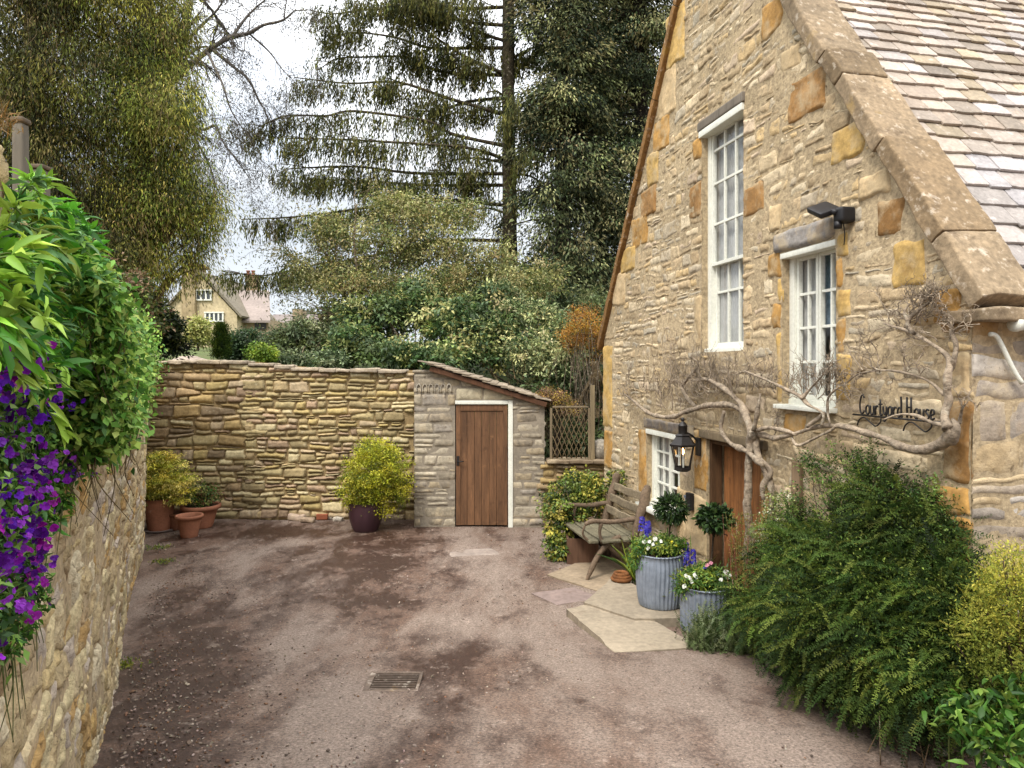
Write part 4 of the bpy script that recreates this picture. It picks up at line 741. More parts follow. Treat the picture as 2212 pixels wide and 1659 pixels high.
mb = MB(); block(mb, (lx(1281), Yt - .03, (lz(1004) + lz(832)) / 2), AXW, (.035, .035, (lz(832) - lz(1004)) / 2), .008, .003, 10, lin(156, 138, 106) * .6); tag(mb.build('timber_post', M['greywood']), 'pale timber post rising beside the trellis near the cottage corner', 'post')
mb = MB(); lathe(mb, (lx(1301), Yt + .12, lz(1000)), [(.09, 0), (.11, .02), (.155, .09), (.165, .17), (.15, .25), (.11, .31), (.04, .345), (0, .35)], 24, lin(172, 162, 146) * .62); tag(mb.build('stone_ball', M['coping']), 'rounded grey stone urn on the low wall at the cottage corner', 'stone ball')
# ============================================================ PAVING
def slab(name, uv, z, th, colr, label=None, parent=None):
    c = np.array([[*P(u, v, (EYE - z) * FPX / (v - HZ))[:2], 0] for u, v in uv]); mb = MB(); n = 14; A, B = np.meshgrid(np.linspace(0, 1, n), np.linspace(0, 1, n), indexing='ij')
    T = c[0] * ((1 - A) * (1 - B))[..., None] + c[1] * (A * (1 - B))[..., None] + c[2] * (A * B)[..., None] + c[3] * ((1 - A) * B)[..., None]
    ed = (A == 0) | (A == 1) | (B == 0) | (B == 1); T = T + .012 * np.stack([fbm(T * 5, 2, 1), fbm(T * 5, 2, 2), A * 0], -1) * ed[..., None]
    T[..., 2] = z + .004 * fbm(T * 4, 3, 3) - .006 * ed; mb.add(T, gridF(n - 1, n - 1), colr)
    e = np.concatenate([T[:, 0], T[-1, 1:], T[-2::-1, -1], T[0, -2:0:-1]]); m = len(e); lo = e - [0, 0, th]; j = np.arange(m); mb.add(np.vstack([e, lo]), np.stack([j, (j + 1) % m, m + (j + 1) % m, m + j], 1), colr * .9)
    return mb.build(name, M['paving'], parent)
PC = lin(190, 174, 150) * .56
o = slab('paving', [(1222, 1314), (1330, 1408), (1512, 1396), (1330, 1292)], .10, .16, PC); struct(o)
o = slab('paving', [(1262, 1300), (1372, 1336), (1500, 1332), (1330, 1240)], .125, .12, PC * .88); struct(o)
o = slab('paving', [(1150, 1280), (1205, 1306), (1300, 1290), (1240, 1268)], .022, .06, lin(160, 140, 132) * .62); struct(o)
o = slab('paving', [(1180, 1240), (1290, 1275), (1400, 1225), (1290, 1195)], .03, .06, lin(176, 156, 130) * .62); struct(o)
o = slab('paving', [(960, 1188), (975, 1202), (1085, 1198), (1060, 1184)], .012, .04, lin(176, 160, 148) * .62); struct(o)
dc = G(850, 1477); gr = thing('drain_grate', 'rusty rectangular drain grate set into the wet tarmac', 'drain', dc); mb = MB()
for k in range(7): box(mb, (dc[0] - .15, dc[1] - .12 + k * .038, dc[2] + .004), (dc[0] + .17, dc[1] - .105 + k * .038, dc[2] + .016), lin(132, 114, 100) * .45, .003)
mb.build('bars', M['coping'], gr)
mb = MB()
for a0, a1, b0, b1 in ((-.20, .20, -.15, -.125), (-.20, .20, .145, .17), (-.20, -.155, -.124, .144), (.175, .20, -.124, .144)): box(mb, (dc[0] + a0, dc[1] + b0, dc[2] - .01), (dc[0] + a1, dc[1] + b1, dc[2] + .018), lin(140, 122, 108) * .6, .006, n=4)
mb.build('grate_frame', M['coping'], gr)
mb = MB(); box(mb, dc + [-.155, -.124, -.01], dc + [.175, .144, .008], lin(84, 68, 56) * .5, .002); mb.build('silt', M['paving'], gr)
# pebbles, loose stones
mb = MB(); n = 6500; Yp = 2.4 + 9 * U(0, 1, n) ** 1.6; Xp = WX(Yp) + .12 + np.abs(R_.normal(size=n)) * .5; k = R_.random(n) < .6; Xp[k] = U(-4.5, 2.2, k.sum()); ok = (Xp < 1.1 + .1 * (10 - Yp)) & (Xp > WX(Yp) + .06) & (Yp < 11.3); Xp, Yp = Xp[ok], Yp[ok]; n = len(Xp)
T8 = CUBES[2]; q = T8[0] / np.linalg.norm(T8[0], axis=1, keepdims=True); pos = np.stack([Xp, Yp, g(Yp) + .004], 1); x, y, z = frames(rdir(n) * [1, 1, .1])
inst(mb, q, [T8[1]], pos, x, y, z, np.stack([U(.003, .010, n), U(.003, .012, n), U(.002, .006, n)], 1) * (1 + .6 * (U(0, 1, (n, 1)) < .06)), pal([lin(170, 148, 130) * .5, lin(140, 120, 106) * .5, lin(100, 82, 70) * .5, lin(190, 172, 155) * .55, lin(150, 112, 84) * .5], n)); o = mb.build('gravel', M['pebble']); struct(o, 'stuff')
for i, (u, v, s_, cc, lb) in enumerate(((645, 1122, .16, (205, 180, 160), 'largest pinkish loose stone at the foot of the dry stone wall'), (665, 1128, .1, (190, 165, 140), 'small tan stone just right of the pinkish loose stone'), (730, 1124, .08, (215, 205, 190), 'pale cobble lying left of the dark plant pot'), (715, 1121, .06, (200, 190, 176), 'tiny pale cobble beside the broken brick'), (612, 1121, .09, (196, 170, 120), 'yellowish loose stone at the wall foot left of the pink stone'))):
    c = G(u, v); mb = MB(); block(mb, c + [0, 0, s_ * .3], AXW, (s_, s_ * .6, s_ * .4), s_ * .3, s_ * .2, 10, lin(*cc) * .62, 6 / s_ * .1); tag(mb.build('loose_stone', M['stone']), lb, 'stone', 'loose stones at the foot of the back wall')
mb = MB(); c = G(697, 1122); block(mb, c + [0, 0, .05], AXW, (.09, .06, .045), .008, .006, 6, lin(176, 104, 74) * .6); tag(mb.build('brick', M['terracotta']), 'broken red brick lying by the foot of the dry stone wall', 'brick')
# ============================================================ POTS
def pot(name, label, cat, c, r0, r1, h, colr, mat, rim=.02, rimh=.05, bulge=0., grp=None, rib=None, n=40, soil=.9):
    t = thing(name, label, cat, c, grp); mb = MB(); pr = [(0, 0), (r0 * .96, 0), (r0, .01)] + [(r0 + (r1 - r0) * k / 8 + bulge * math.sin(math.pi * k / 8), h * (k / 8) * .999) for k in range(1, 8)]
    hb = h - rimh; pr = [p for p in pr if p[1] < hb - .005] + [(r1 - .004, hb), (r1 + rim * .8, hb + .006), (r1 + rim, hb + rimh * .5), (r1 + rim * .9, h - .004), (r1 + rim * .5, h), (r1 - .012, h - .004), (r1 - .02, h * soil)] if rim else pr + [(r1, h), (r1 + .006, h + .004), (r1 - .01, h + .002), (r1 - .015, h * soil)]
    lathe(mb, c, pr, n, colr, rib); mb.build('pot_body', mat, t); mb = MB(); lathe(mb, c, [(0, h * soil + .01), (r1 * .6, h * soil + .012), (r1 - .012, h * soil)], 16); mb.build('soil', M['soil'], t); return t
TC = lin(184, 122, 92) * .58
pots = {}
def pc(u, v): return G(u, v)
pots['tall'] = c = pc(344, 1146); pot('plant_pot', 'tall smooth terracotta pot holding the yellow-green maple', 'pot', c, .155, .235, .50, TC, M['terracotta'], 0, grp='terracotta pots by the left wall')
pots['bowl'] = c = pc(418, 1147) + np.array([.0, .25, 0]); pot('plant_pot', 'wide rimmed terracotta bowl behind the small empty pot', 'pot', c, .17, .27, .36, TC * 1.05, M['terracotta'], .03, .07, grp='terracotta pots by the left wall')
c = pc(409, 1160); pot('plant_pot', 'small front terracotta pot with thick rim and nothing planted', 'pot', c, .115, .175, .33, TC, M['terracotta'], .022, .05, grp='terracotta pots by the left wall', soil=.8)
c = pc(374, 1147) + np.array([0, .15, 0]); pot('plant_pot', 'low dark terracotta pot squeezed between the tall pot and the bowl', 'pot', c, .12, .17, .26, TC * .7, M['terracotta'], .02, .04, grp='terracotta pots by the left wall', soil=.8)
pots['dark'] = c = pc(790, 1146); pot('plant_pot', 'dark purple glazed pot holding the round yellow shrub', 'pot', c, .185, .262, .44, lin(58, 36, 42), M['purplepot'], 0, bulge=.03)
mb = MB(); c = pots['tall']; lathe(mb, c + [0, 0, .003], [(0, 0), (.2, 0), (.22, .02), (.2, .022), (0, .012)], 32, lin(150, 130, 120) * .5); tag(mb.build('pot_saucer', M['terracotta']), 'thin grey saucer under the tall terracotta pot', 'saucer')
def ribs(k, amp, zz): return lambda th, z: amp * np.sign(np.sin(th * k + zz * np.sin(z * 12))) * np.abs(np.sin(th * k + zz * np.sin(z * 12))) ** .7
pots['z1'] = c = np.array([1.484, 6.98, .128]); pot('zinc_planter', 'larger barrel-shaped ribbed zinc tub beside the door on the pale paving', 'planter', c, .205, .222, .525, lin(150, 162, 185) * .7, M['zinc'], .008, .02, .02, 'ribbed zinc planters', ribs(34, .004, .9), 240, .94)
pots['z2'] = c = np.array([1.80, 6.50, .06]); pot('zinc_planter', 'smaller straight ribbed zinc tub half hidden by the dark green shrub', 'planter', c, .215, .225, .42, lin(150, 158, 168) * .7, M['zinc'], .010, .02, .0, 'ribbed zinc planters', ribs(30, .0045, .1), 220, .94)
# brown coil and low trough by the bench
cc = np.array([1.22, 7.75, .13]); mb = MB()
for k in range(3): tube(mb, [cc + np.array([.10 * math.cos(t_) * (1 - .15 * k), .09 * math.sin(t_) * (1 - .15 * k), .02 + k * .028]) for t_ in np.linspace(0, 6.2, 14)], .024, 8, lin(150, 96, 52) * .55, nz=.3)
tag(mb.build('wicker_coil', M['rustic']), 'small coil of brown wicker lying left of the big zinc tub', 'wicker coil')
tr = thing('wooden_trough', 'low brown wooden trough holding the ivy beside the bench', 'planter', (.90, 9.0, 0)); mb = MB(); wc_ = lin(130, 96, 74) * .55
bc = np.array([.90, 9.0, 0]); 
for a0, a1, b0, b1 in ((-.2, .2, -.18, -.15), (-.2, .2, .15, .18), (-.2, -.17, -.15, .15), (.17, .2, -.15, .15)): box(mb, bc + [a0, b0, 0.0], bc + [a1, b1, .33], wc_ * U(.85, 1.1), .006, n=4)
mb.build('side_boards', M['greywood'], tr)
mb = MB(); box(mb, bc + [-.165, -.145, .2], bc + [.165, .145, .29], (.1, .1, .1), .01, n=4); mb.build('soil', M['soil'], tr)
# ============================================================ RUSTIC BENCH (a along the wall, h out from it)
bn = thing('rustic_bench', 'weathered log bench with curved crossed legs against the cottage wall', 'bench', FW(1.25, 0, .45)); wb = lin(142, 120, 98) * .5
for e_, a0 in ((0, 1.72), (1, .72)):
    s_ = 1 if e_ == 0 else -1
    mb = MB(); tube(mb, [FW(a0 + .04 * s_, 0, .86), FW(a0 + .03 * s_, .13, .80), FW(a0, .32, .68), FW(a0, .46, .52), FW(a0, .5, .42)], [.022, .028, .036, .034, .03], 9, wb, nz=.25); mb.build('leg', M['rustic'], bn)
    mb = MB(); tube(mb, [FW(a0, 0, .20), FW(a0, .12, .26), FW(a0, .28, .42), FW(a0, .45, .62)], [.034, .036, .036, .03], 9, wb * .8, nz=.25); mb.build('leg', M['rustic'], bn)
    mb = MB(); tube(mb, [FW(a0, .67, .86), FW(a0, .70, .76), FW(a0, .68, .5), FW(a0, .70, .28), FW(a0, .69, .16)], [.02, .03, .03, .03, .024], 9, wb * 1.05, nz=.25); mb.build('armrest', M['rustic'], bn)
    mb = MB(); tube(mb, [FW(a0, .44, .64), FW(a0, .55, .68), FW(a0, .68, .66)], [.026, .02, .024], 8, wb, nz=.3); tube(mb, [FW(a0, .66, .86), FW(a0 - .02, .55, .88), FW(a0 - .03, .44, .78)], [.012, .014, .016], 7, wb, nz=.2); mb.build('arm_support', M['rustic'], bn)
    mb = MB(); tube(mb, [FW(a0 + .02, .30, .30), FW(a0 + .02, .6, .22), FW(a0 + .03, .85, .15), FW(a0 + .03, 1.04, .10), FW(a0 + .03, 1.10, .09)], [.04, .05, .058, .055, .03], 10, wb * 1.0, nz=.2); mb.build('back_post', M['rustic'], bn)
for k in range(5):
    mb = MB(); hh = .22 + .135 * k; p_, q_ = FW(.66, .465, hh), FW(1.80 + U(-.02, .04), .465, hh + U(-.02, .02)); d_ = nrm(q_ - p_); block(mb, (p_ + q_) / 2, np.array([d_, np.cross(ZZ, d_), ZZ]), (np.linalg.norm(q_ - p_) / 2, .060, .016), .008, .008, 10, lin(146, 138, 112) * .48 * U(.85, 1.1), 5.); mb.build('seat_slat', M['rustic'], bn)
for k in range(3):
    mb = MB(); z = .64 + .15 * k; hh = .235 - .045 * k; p_, q_ = FW(.74, z, hh), FW(1.70, z + .02, hh); d_ = nrm(q_ - p_); block(mb, (p_ + q_) / 2, np.array([d_, NN, ZZ]), (np.linalg.norm(q_ - p_) / 2, .014, .05), .01, .008, 10, lin(158, 142, 116) * .52 * U(.85, 1.1), 5.); mb.build('back_slat', M['rustic'], bn)
mb = MB(); tube(mb, [FW(1.68, .43, .70), FW(.76, .43, .70)], .026, 8, wb * .8, nz=.2, sub=1); mb.build('seat_rail', M['rustic'], bn)
# ============================================================ FAR HOUSES
YF = 60.; fp = lambda u, v, Y=YF: P(u, v, Y)
fh = thing('far_house', 'distant ochre stone house with tall chimney and pinkish tiled wing', 'house', fp(440, 750)); wc1 = lin(204, 186, 150) * .78
farst = surf('far_stone', None, .95, ((.8, .8, 1.15), (4, .75, 1.2)), ((3, .5, .05),), ((lin(200, 180, 150) * .7, 1.5, .55, .7, .5),)); farrf = surf('far_tiles', None, .9, ((.6, .85, 1.1), (5, .8, 1.15)), ((4, .5, .05),), st=(1, 1, 3))
def prism(mb, uv, Y, dep, colr):  # outline in a vertical plane, extruded back
    f = np.array([fp(u, v, Y) for u, v in uv]); b = f + [0, dep, 0]; n = len(f); j = np.arange(n)
    c0, c1 = f.mean(0), b.mean(0); mb.add(np.vstack([f, b, c0, c1]), [np.stack([j, (j + 1) % n, n + (j + 1) % n, n + j], 1), np.vstack([np.stack([np.full(n, 2 * n), (j + 1) % n, j], 1), np.stack([np.full(n, 2 * n + 1), n + j, n + (j + 1) % n], 1)])], colr)
mb = MB(); prism(mb, [(365, 775), (365, 662), (372, 652), (431, 594), (512, 680), (512, 775)], YF, 9, wc1); mb.build('wall', farst, fh, False)
mb = MB(); prism(mb, [(512, 775), (512, 690), (580, 690), (580, 775)], YF + 1.5, 6, lin(190, 168, 136) * .62); mb.build('wall', farst, fh, False)
mb = MB()
a_ = [fp(431, 590, YF - .3), fp(520, 686, YF - .3)]; dv = np.array([0, 9.6, 0]); up = np.array([.12, 0, .16])
mb.add(np.array([a_[0], a_[1], a_[1] + dv, a_[0] + dv, a_[0] + up, a_[1] + up, a_[1] + dv + up, a_[0] + dv + up]), np.array([[0, 1, 5, 4], [4, 5, 6, 7], [1, 2, 6, 5], [0, 3, 7, 4], [0, 1, 2, 3]]), lin(140, 130, 112) * .66)
a_ = [fp(431, 590, YF - .3), fp(360, 664, YF - .3)]; up = np.array([-.12, 0, .16]); mb.add(np.array([a_[0], a_[1], a_[1] + dv, a_[0] + dv, a_[0] + up, a_[1] + up, a_[1] + dv + up, a_[0] + dv + up]), np.array([[0, 1, 5, 4], [4, 5, 6, 7], [1, 2, 6, 5], [0, 3, 7, 4], [0, 1, 2, 3]]), lin(140, 130, 112) * .66)
r1 = mb.build('roof', farrf, fh, False)
mb = MB(); e0, e1, t0, t1 = fp(505, 692, YF + 1), fp(584, 692, YF + 1), fp(455, 628, YF + 5), fp(582, 627, YF + 5); th_ = np.array([0, 0, .2])
mb.add(np.array([e0, e1, t1, t0, e0 - th_, e1 - th_, t1 - th_, t0 - th_]), np.array([[0, 1, 2, 3], [4, 5, 1, 0], [5, 6, 2, 1], [4, 7, 6, 5]]), lin(166, 152, 144) * .66); t1b = fp(582, 690, YF + 9.5); t0b = fp(470, 690, YF + 9.5); mb.add(np.array([t0, t1, t1b, t0b]), np.array([[0, 1, 2, 3]]), lin(166, 152, 144) * .66)
r2 = mb.build('roof', farrf, fh, False)
mb = MB(); prism(mb, [(392, 700), (392, 585), (396, 572), (421, 572), (421, 700)], YF - .4, 2.2, lin(190, 168, 130) * .62); prism(mb, [(404, 574), (404, 568), (425, 568), (425, 574)], YF - .6, 2.6, lin(170, 140, 100) * .6); ch = mb.build('chimney', farst, r1, False)
mb = MB(); prism(mb, [(530, 640), (530, 596), (553, 596), (553, 640)], YF + 5, 1.2, lin(176, 150, 116) * .6); prism(mb, [(528, 597), (528, 593), (555, 593), (555, 597)], YF + 4.9, 1.4, lin(160, 134, 100) * .6); ch2 = mb.build('chimney', farst, r2, False)
for u in (536, 547): mb = MB(); lathe(mb, fp(u, 594, YF + 5.6), [(.16, 0), (.15, .3), (.2, .34), (.2, .42), (0, .42)], 10, lin(166, 112, 92) * .6); mb.build('chimney_pot', M['terracotta'], ch2)
def fwin(a0, a1, b0, b1, n, cross=False):
    mb = MB(); Y = YF - .05; lo, hi = fp(a0, b1, Y), fp(a1, b0, Y); mb.add(np.array([lo, [hi[0], Y, lo[2]], hi, [lo[0], Y, hi[2]]]), np.array([[0, 1, 2, 3]]), (.1, .1, .1)); w_ = mb.build('window', surf('far_glass', lin(74, 80, 84) * .6, .2, (), (), spec=.6), fh, False)
    mb = MB(); W_ = lin(206, 202, 190) * .7
    for k in range(n + 1): x = lo[0] + (hi[0] - lo[0]) * k / n; box(mb, (x - .07, Y - .08, lo[2]), (x + .07, Y - .01, hi[2]), W_, .01)
    for z in (lo[2], hi[2]): box(mb, (lo[0] - .1, Y - .12, z - .06), (hi[0] + .1, Y - .02, z + .06), W_, .01)
    mb.build('window_bars', M['paint'], w_)
fwin(424, 456, 627, 648, 3); fwin(444, 482, 675, 694, 4)
mb = MB(); lo, hi = fp(550, 712, YF + 1.4), fp(575, 698, YF + 1.4); mb.add(np.array([lo, [hi[0], hi[1], lo[2]], hi, [lo[0], hi[1], hi[2]]]), np.array([[0, 1, 2, 3]])); mb.build('window', surf('far_glass_dark', lin(60, 58, 54) * .6, .3, (), ()), fh, False)
oh = thing('far_cottage', 'low distant grey-roofed cottage with stubby stone chimney behind the shrubs', 'house', fp(615, 760, 75)); mb = MB(); prism(mb, [(585, 770), (585, 702), (690, 702), (690, 770)], 75, 6, lin(196, 176, 150) * .62); mb.build('wall', farst, oh, False)
mb = MB(); e0, e1, t0, t1 = fp(580, 704, 74.6), fp(694, 704, 74.6), fp(590, 679, 78), fp(685, 679, 78); mb.add(np.array([e0, e1, t1, t0]), np.array([[0, 1, 2, 3]]), lin(150, 138, 132) * .6); mb.add(np.array([t0, t1, t1 + [0, 4, -1.3], t0 + [0, 4, -1.3]]), np.array([[0, 1, 2, 3]]), lin(150, 138, 132) * .6); rr2 = mb.build('roof', farrf, oh, False)
mb = MB(); prism(mb, [(632, 720), (632, 668), (653, 668), (653, 720)], 74.2, 1.5, lin(190, 168, 138) * .62); mb.build('chimney', farst, rr2, False)
mb = MB(); c = P(408, 772, 17); A, B = np.meshgrid(np.linspace(0, 2 * math.pi, 37), np.linspace(0, 1, 10), indexing='ij'); hh = .34 * (1 - B ** 2) + .03 * fbm(np.stack([np.cos(A) * B * 3, np.sin(A) * B * 3, A * 0], -1), 3); tz = TH(c[0] + .62 * B * np.cos(A), c[1] + .8 * B * np.sin(A))
mb.add(np.stack([c[0] + .62 * B * np.cos(A), c[1] + .8 * B * np.sin(A), tz - .04 + hh * .9], -1), gridF(36, 9), lin(206, 186, 170) * .62); struct(tag(mb.build('gravel_heap', M['stone']), 'low heap of pale pinkish gravel behind the back wall', 'gravel heap'), 'stuff')
# ============================================================ PLANTS
def inpoly(poly, n):
    poly = np.array(poly, float); lo, hi = poly.min(0), poly.max(0); out = []
    while sum(len(o) for o in out) < n:
        p = U(0, 1, (n * 2, 2)) * (hi - lo) + lo; c = np.zeros(len(p), bool); j = len(poly) - 1
        for i in range(len(poly)):
            a, b = poly[i], poly[j]; k = ((a[1] > p[:, 1]) != (b[1] > p[:, 1])); c ^= k & (p[:, 0] < (b[0] - a[0]) * (p[:, 1] - a[1]) / (b[1] - a[1] + 1e-9) + a[0]); j = i
        out.append(p[c])
    return np.concatenate(out)[:n]
def LP(uv, h):                     # on (and h out from) the left wall
    k = (uv[:, 0] - CX) / FPX; Y = np.clip((-.495 + 1.107 * h) / np.minimum(k + .474, -.03), 1.2, 9.5); return np.stack([k * Y, Y, EYE - (uv[:, 1] - HZ) / FPX * Y], 1)
def FP(u, v, h):
    u, v, h = np.broadcast_arrays(np.asarray(u, float), v, h); return np.array([FW(fa(a, c), fz(a, b, c), c) for a, b, c in zip(u.ravel(), v.ravel(), h.ravel())])
GRN = lambda *c: [lin(*x) * .74 for x in c]
BRT = lambda k, c: [np.clip(x * k, 0, .9) for x in c]
# --- big-leaved climber on the left wall
BIG = GRN((120, 185, 50), (150, 205, 70), (90, 160, 45), (175, 210, 80), (70, 130, 50), (130, 180, 110))
cl_ = thing('leafy_climber', 'bright green climber with long pointed leaves spilling over the near left wall', 'climber', P(90, 620, 2.6))
mb = MB(); st = inpoly([(38, 425), (72, 400), (105, 440), (140, 480), (195, 510), (185, 560), (190, 640), (225, 700), (190, 800), (160, 850), (100, 870), (50, 840), (-60, 760), (-60, 560), (22, 560)], 520)
hh = .01 + .09 * U(0, 1, len(st)); q = LP(st, hh); sd0 = nrm(R_.normal(size=(len(q), 3)) * .6 + np.array([.7, -.3, .25])); tips = []
m = 9
for i in range(len(q)):
    d = sd0[i]; L = U(.06, .12); t_ = np.linspace(0, 1, 6)[:, None]; pts = q[i] + d * L * t_ + np.array([0, 0, -.10]) * t_ ** 2 * L * 5
    tube(mb, pts, np.linspace(.0028, .0012, 6), 4, lin(120, 150, 60) * .5, sub=1, caps=False)
mb.build('stems', M['leaf'], cl_)
mb = MB(); t_ = U(.15, 1, (len(q), m, 1)); L = U(.06, .12, (len(q), 1, 1)); pos = (q[:, None] + sd0[:, None] * L * t_ + np.array([0, 0, -.5]) * t_ ** 2 * L).reshape(-1, 3)
d = (sd0[:, None] * .8 + R_.normal(size=(len(q), m, 3)) * .6 + np.array([.1, -.1, -.30])).reshape(-1, 3); n = len(pos)
leaves(mb, pos, d, U(.032, .085, n), U(.013, .028, n), np.repeat(pal(BRT(.84, BIG), len(q), .35), m, 0) * U(.75, 1.2, (n, 1)), LEAF8)
st = inpoly([(40, 1000), (120, 980), (160, 1080), (120, 1140), (50, 1100)], 150); q = LP(st, U(.02, .08, 150)); leaves(mb, q, R_.normal(size=(150, 3)) * .6 + [.4, -.2, -.5], U(.04, .075, 150), U(.016, .03, 150), pal(BRT(.84, BIG), 150), LEAF8)
mb.build('foliage', M['leaf'], cl_)
# --- finer leaves further along the wall
iv = thing('wall_ivy', 'mid-green small-leaved climber hanging over the far end of the left wall', 'climber', P(270, 760, 5.5))
IV = BRT(1.25, GRN((116, 160, 62), (92, 136, 52), (144, 180, 82), (66, 106, 42), (170, 192, 92)))
mb = MB(); st = inpoly([(165, 610), (215, 575), (255, 640), (285, 660), (306, 700), (318, 760), (322, 850), (306, 910), (270, 960), (200, 985), (140, 920), (160, 850), (200, 780), (215, 690)], 2600); st[:, 0] = np.minimum(st[:, 0], 306 + U(-8, 8, len(st)))
k = (st[:, 0] - CX) / FPX; Yq = np.clip((-.495 + 1.107 * U(.04, .30, len(st))) / np.minimum(k + .474, -.045), 2.2, 8.6); q = np.stack([k * Yq, Yq, EYE - (st[:, 1] - HZ) / FPX * Yq], 1)
n = len(q); m = 4; pos = (q[:, None] + R_.normal(size=(n, m, 3)) * .028).reshape(-1, 3); leaves(mb, pos, R_.normal(size=(n * m, 3)) * .6 + [.4, -.2, -.45], U(.022, .045, n * m), U(.013, .026, n * m), np.repeat(pal(IV, n), m, 0) * U(.75, 1.2, (n * m, 1)), LEAF8 if False else LEAF)
C = LW(np.repeat(np.linspace(YA(7.), YA(8.9), 60), 2), U(2.35, 2.85, 120), U(-.02, .04, 120)); pos = (C[:, None] + R_.normal(size=(120, 30, 3)) * [.06, .12, .13]).reshape(-1, 3); leaves(mb, pos, R_.normal(size=(len(pos), 3)) + [.3, -.2, -.5], U(.03, .06, len(pos)), U(.02, .035, len(pos)), np.repeat(pal(IV, 120), 30, 0) * U(.75, 1.2, (len(pos), 1)))
mb.build('foliage', M['leaf'], iv)
mb = MB()
for i in range(70): s0 = q[R_.integers(0, n)]; tube(mb, [s0, s0 + [U(-.04, .08), U(-.1, .05), -U(.06, .16)], s0 + [U(-.05, .12), U(-.15, .05), -U(.18, .34)]], [.003, .002, .001], 4, lin(130, 110, 70) * .5)
mb.build('stems', M['bark'], iv)
# --- purple trailing flowers
pf = thing('purple_flowering_plant', 'trailing plant covered in vivid purple flowers cascading down the near left wall', 'flowers', P(60, 1050, 2.2))
polyP = [(-40, 745), (20, 760), (110, 720), (175, 740), (200, 850), (185, 1000), (130, 1080), (95, 1150), (80, 1240), (100, 1300), (60, 1360), (0, 1430), (-60, 1400), (-60, 800)]
mb = MB(); st = inpoly(polyP, 1500); q = LP(st, .01 + .09 * U(0, 1, 1500)); m = 7; pos = (q[:, None] + R_.normal(size=(1500, m, 3)) * .016).reshape(-1, 3); n = len(pos)
leaves(mb, pos, R_.normal(size=(n, 3)) * .7 + [.4, -.2, -.3], U(.014, .034, n), U(.008, .016, n), np.repeat(pal(GRN((90, 140, 45), (60, 105, 35), (125, 160, 70), (45, 80, 30)), 1500), m, 0) * U(.75, 1.2, (n, 1))); mb.build('foliage', M['leaf'], pf)
mb = MB()
for i in range(90): s0 = LP(inpoly(polyP, 1), np.array([.07]))[0]; tube(mb, [s0, s0 + [.02, -.02, -.08], s0 + [U(-.02, .05), U(-.05, .0), -.2]], [.0022, .0018, .001], 4, lin(120, 130, 70) * .5)
mb.build('stems', M['leaf'], pf)
PT = (np.array([[0, 0, 0], [.30, .35, .10], [.5, .85, .02], [.18, 1.05, -.08], [-.2, 1.0, -.02], [-.5, .8, .05], [-.28, .35, .10]]), [np.array([[0, 1, 2], [0, 2, 3], [0, 3, 4], [0, 4, 5], [0, 5, 6]])])
PU = [lin(128, 20, 168), lin(98, 22, 176), lin(158, 28, 160), lin(84, 12, 128), lin(150, 60, 190)]
def blossom(mb, c, nrmv, r, col, np_=5):
    nrmv = nrm(nrmv); a = nrm(np.cross(nrmv, R_.normal(size=3))); b = np.cross(nrmv, a); t0 = U(0, 6)
    th = t0 + np.arange(np_) * 2 * math.pi / np_ + U(-.2, .2, np_); Y = np.cos(th)[:, None] * a + np.sin(th)[:, None] * b + nrmv * U(-.1, .5, (np_, 1)); X = np.cross(Y, nrmv)
    inst(mb, PT[0], PT[1], np.tile(c, (np_, 1)), nrm(X), nrm(Y), np.tile(nrmv, (np_, 1)), r * U(.8, 1.2, np_), np.clip(np.tile(col, (np_, 1)) * U(.75, 1.25, (np_, 1)), 0, 1))
cl = np.vstack([inpoly(polyP, 74), [(18, 800), (60, 800), (35, 850), (148, 745), (150, 800), (165, 830), (140, 850), (185, 850), (155, 880), (20, 900), (60, 890), (160, 985), (60, 1030), (100, 1000), (20, 1080), (90, 1150), (20, 1185), (70, 1150), (15, 1240), (55, 1240), (95, 1250), (30, 1300)]])
for i, uv in enumerate(cl):
    c = LP(uv[None], np.array([U(.095, .145)]))[0]; mb = MB(); col = PU[R_.integers(0, 5)] * .8
    for _ in range(R_.integers(5, 10)): blossom(mb, c + R_.normal(size=3) * .016 * [1, 1.4, 1], np.array([.75, -.5, .2]) + R_.normal(size=3) * .7, U(.006, .0115), col, R_.integers(5, 8))
    mb.build('flower_cluster', M['petal'], pf)
# --- dry tufted plant on top of the left pier
t_ = thing('tufted_plant', 'rusty dry tuft growing on top of the wall at the far left edge', 'plant', P(6, 230, 2.15)); mb = MB(); c = P(4, 262, 2.15); d = R_.normal(size=(160, 3)) * .7 + [-.2, -.2, .5]; leaves(mb, np.tile(c, (160, 1)) + R_.normal(size=(160, 3)) * .02, d, U(.03, .07, 160), .004, pal([lin(150, 110, 50) * .6, lin(120, 100, 60) * .6, lin(175, 150, 110) * .6], 160)); mb.build('foliage', M['needle'], t_)
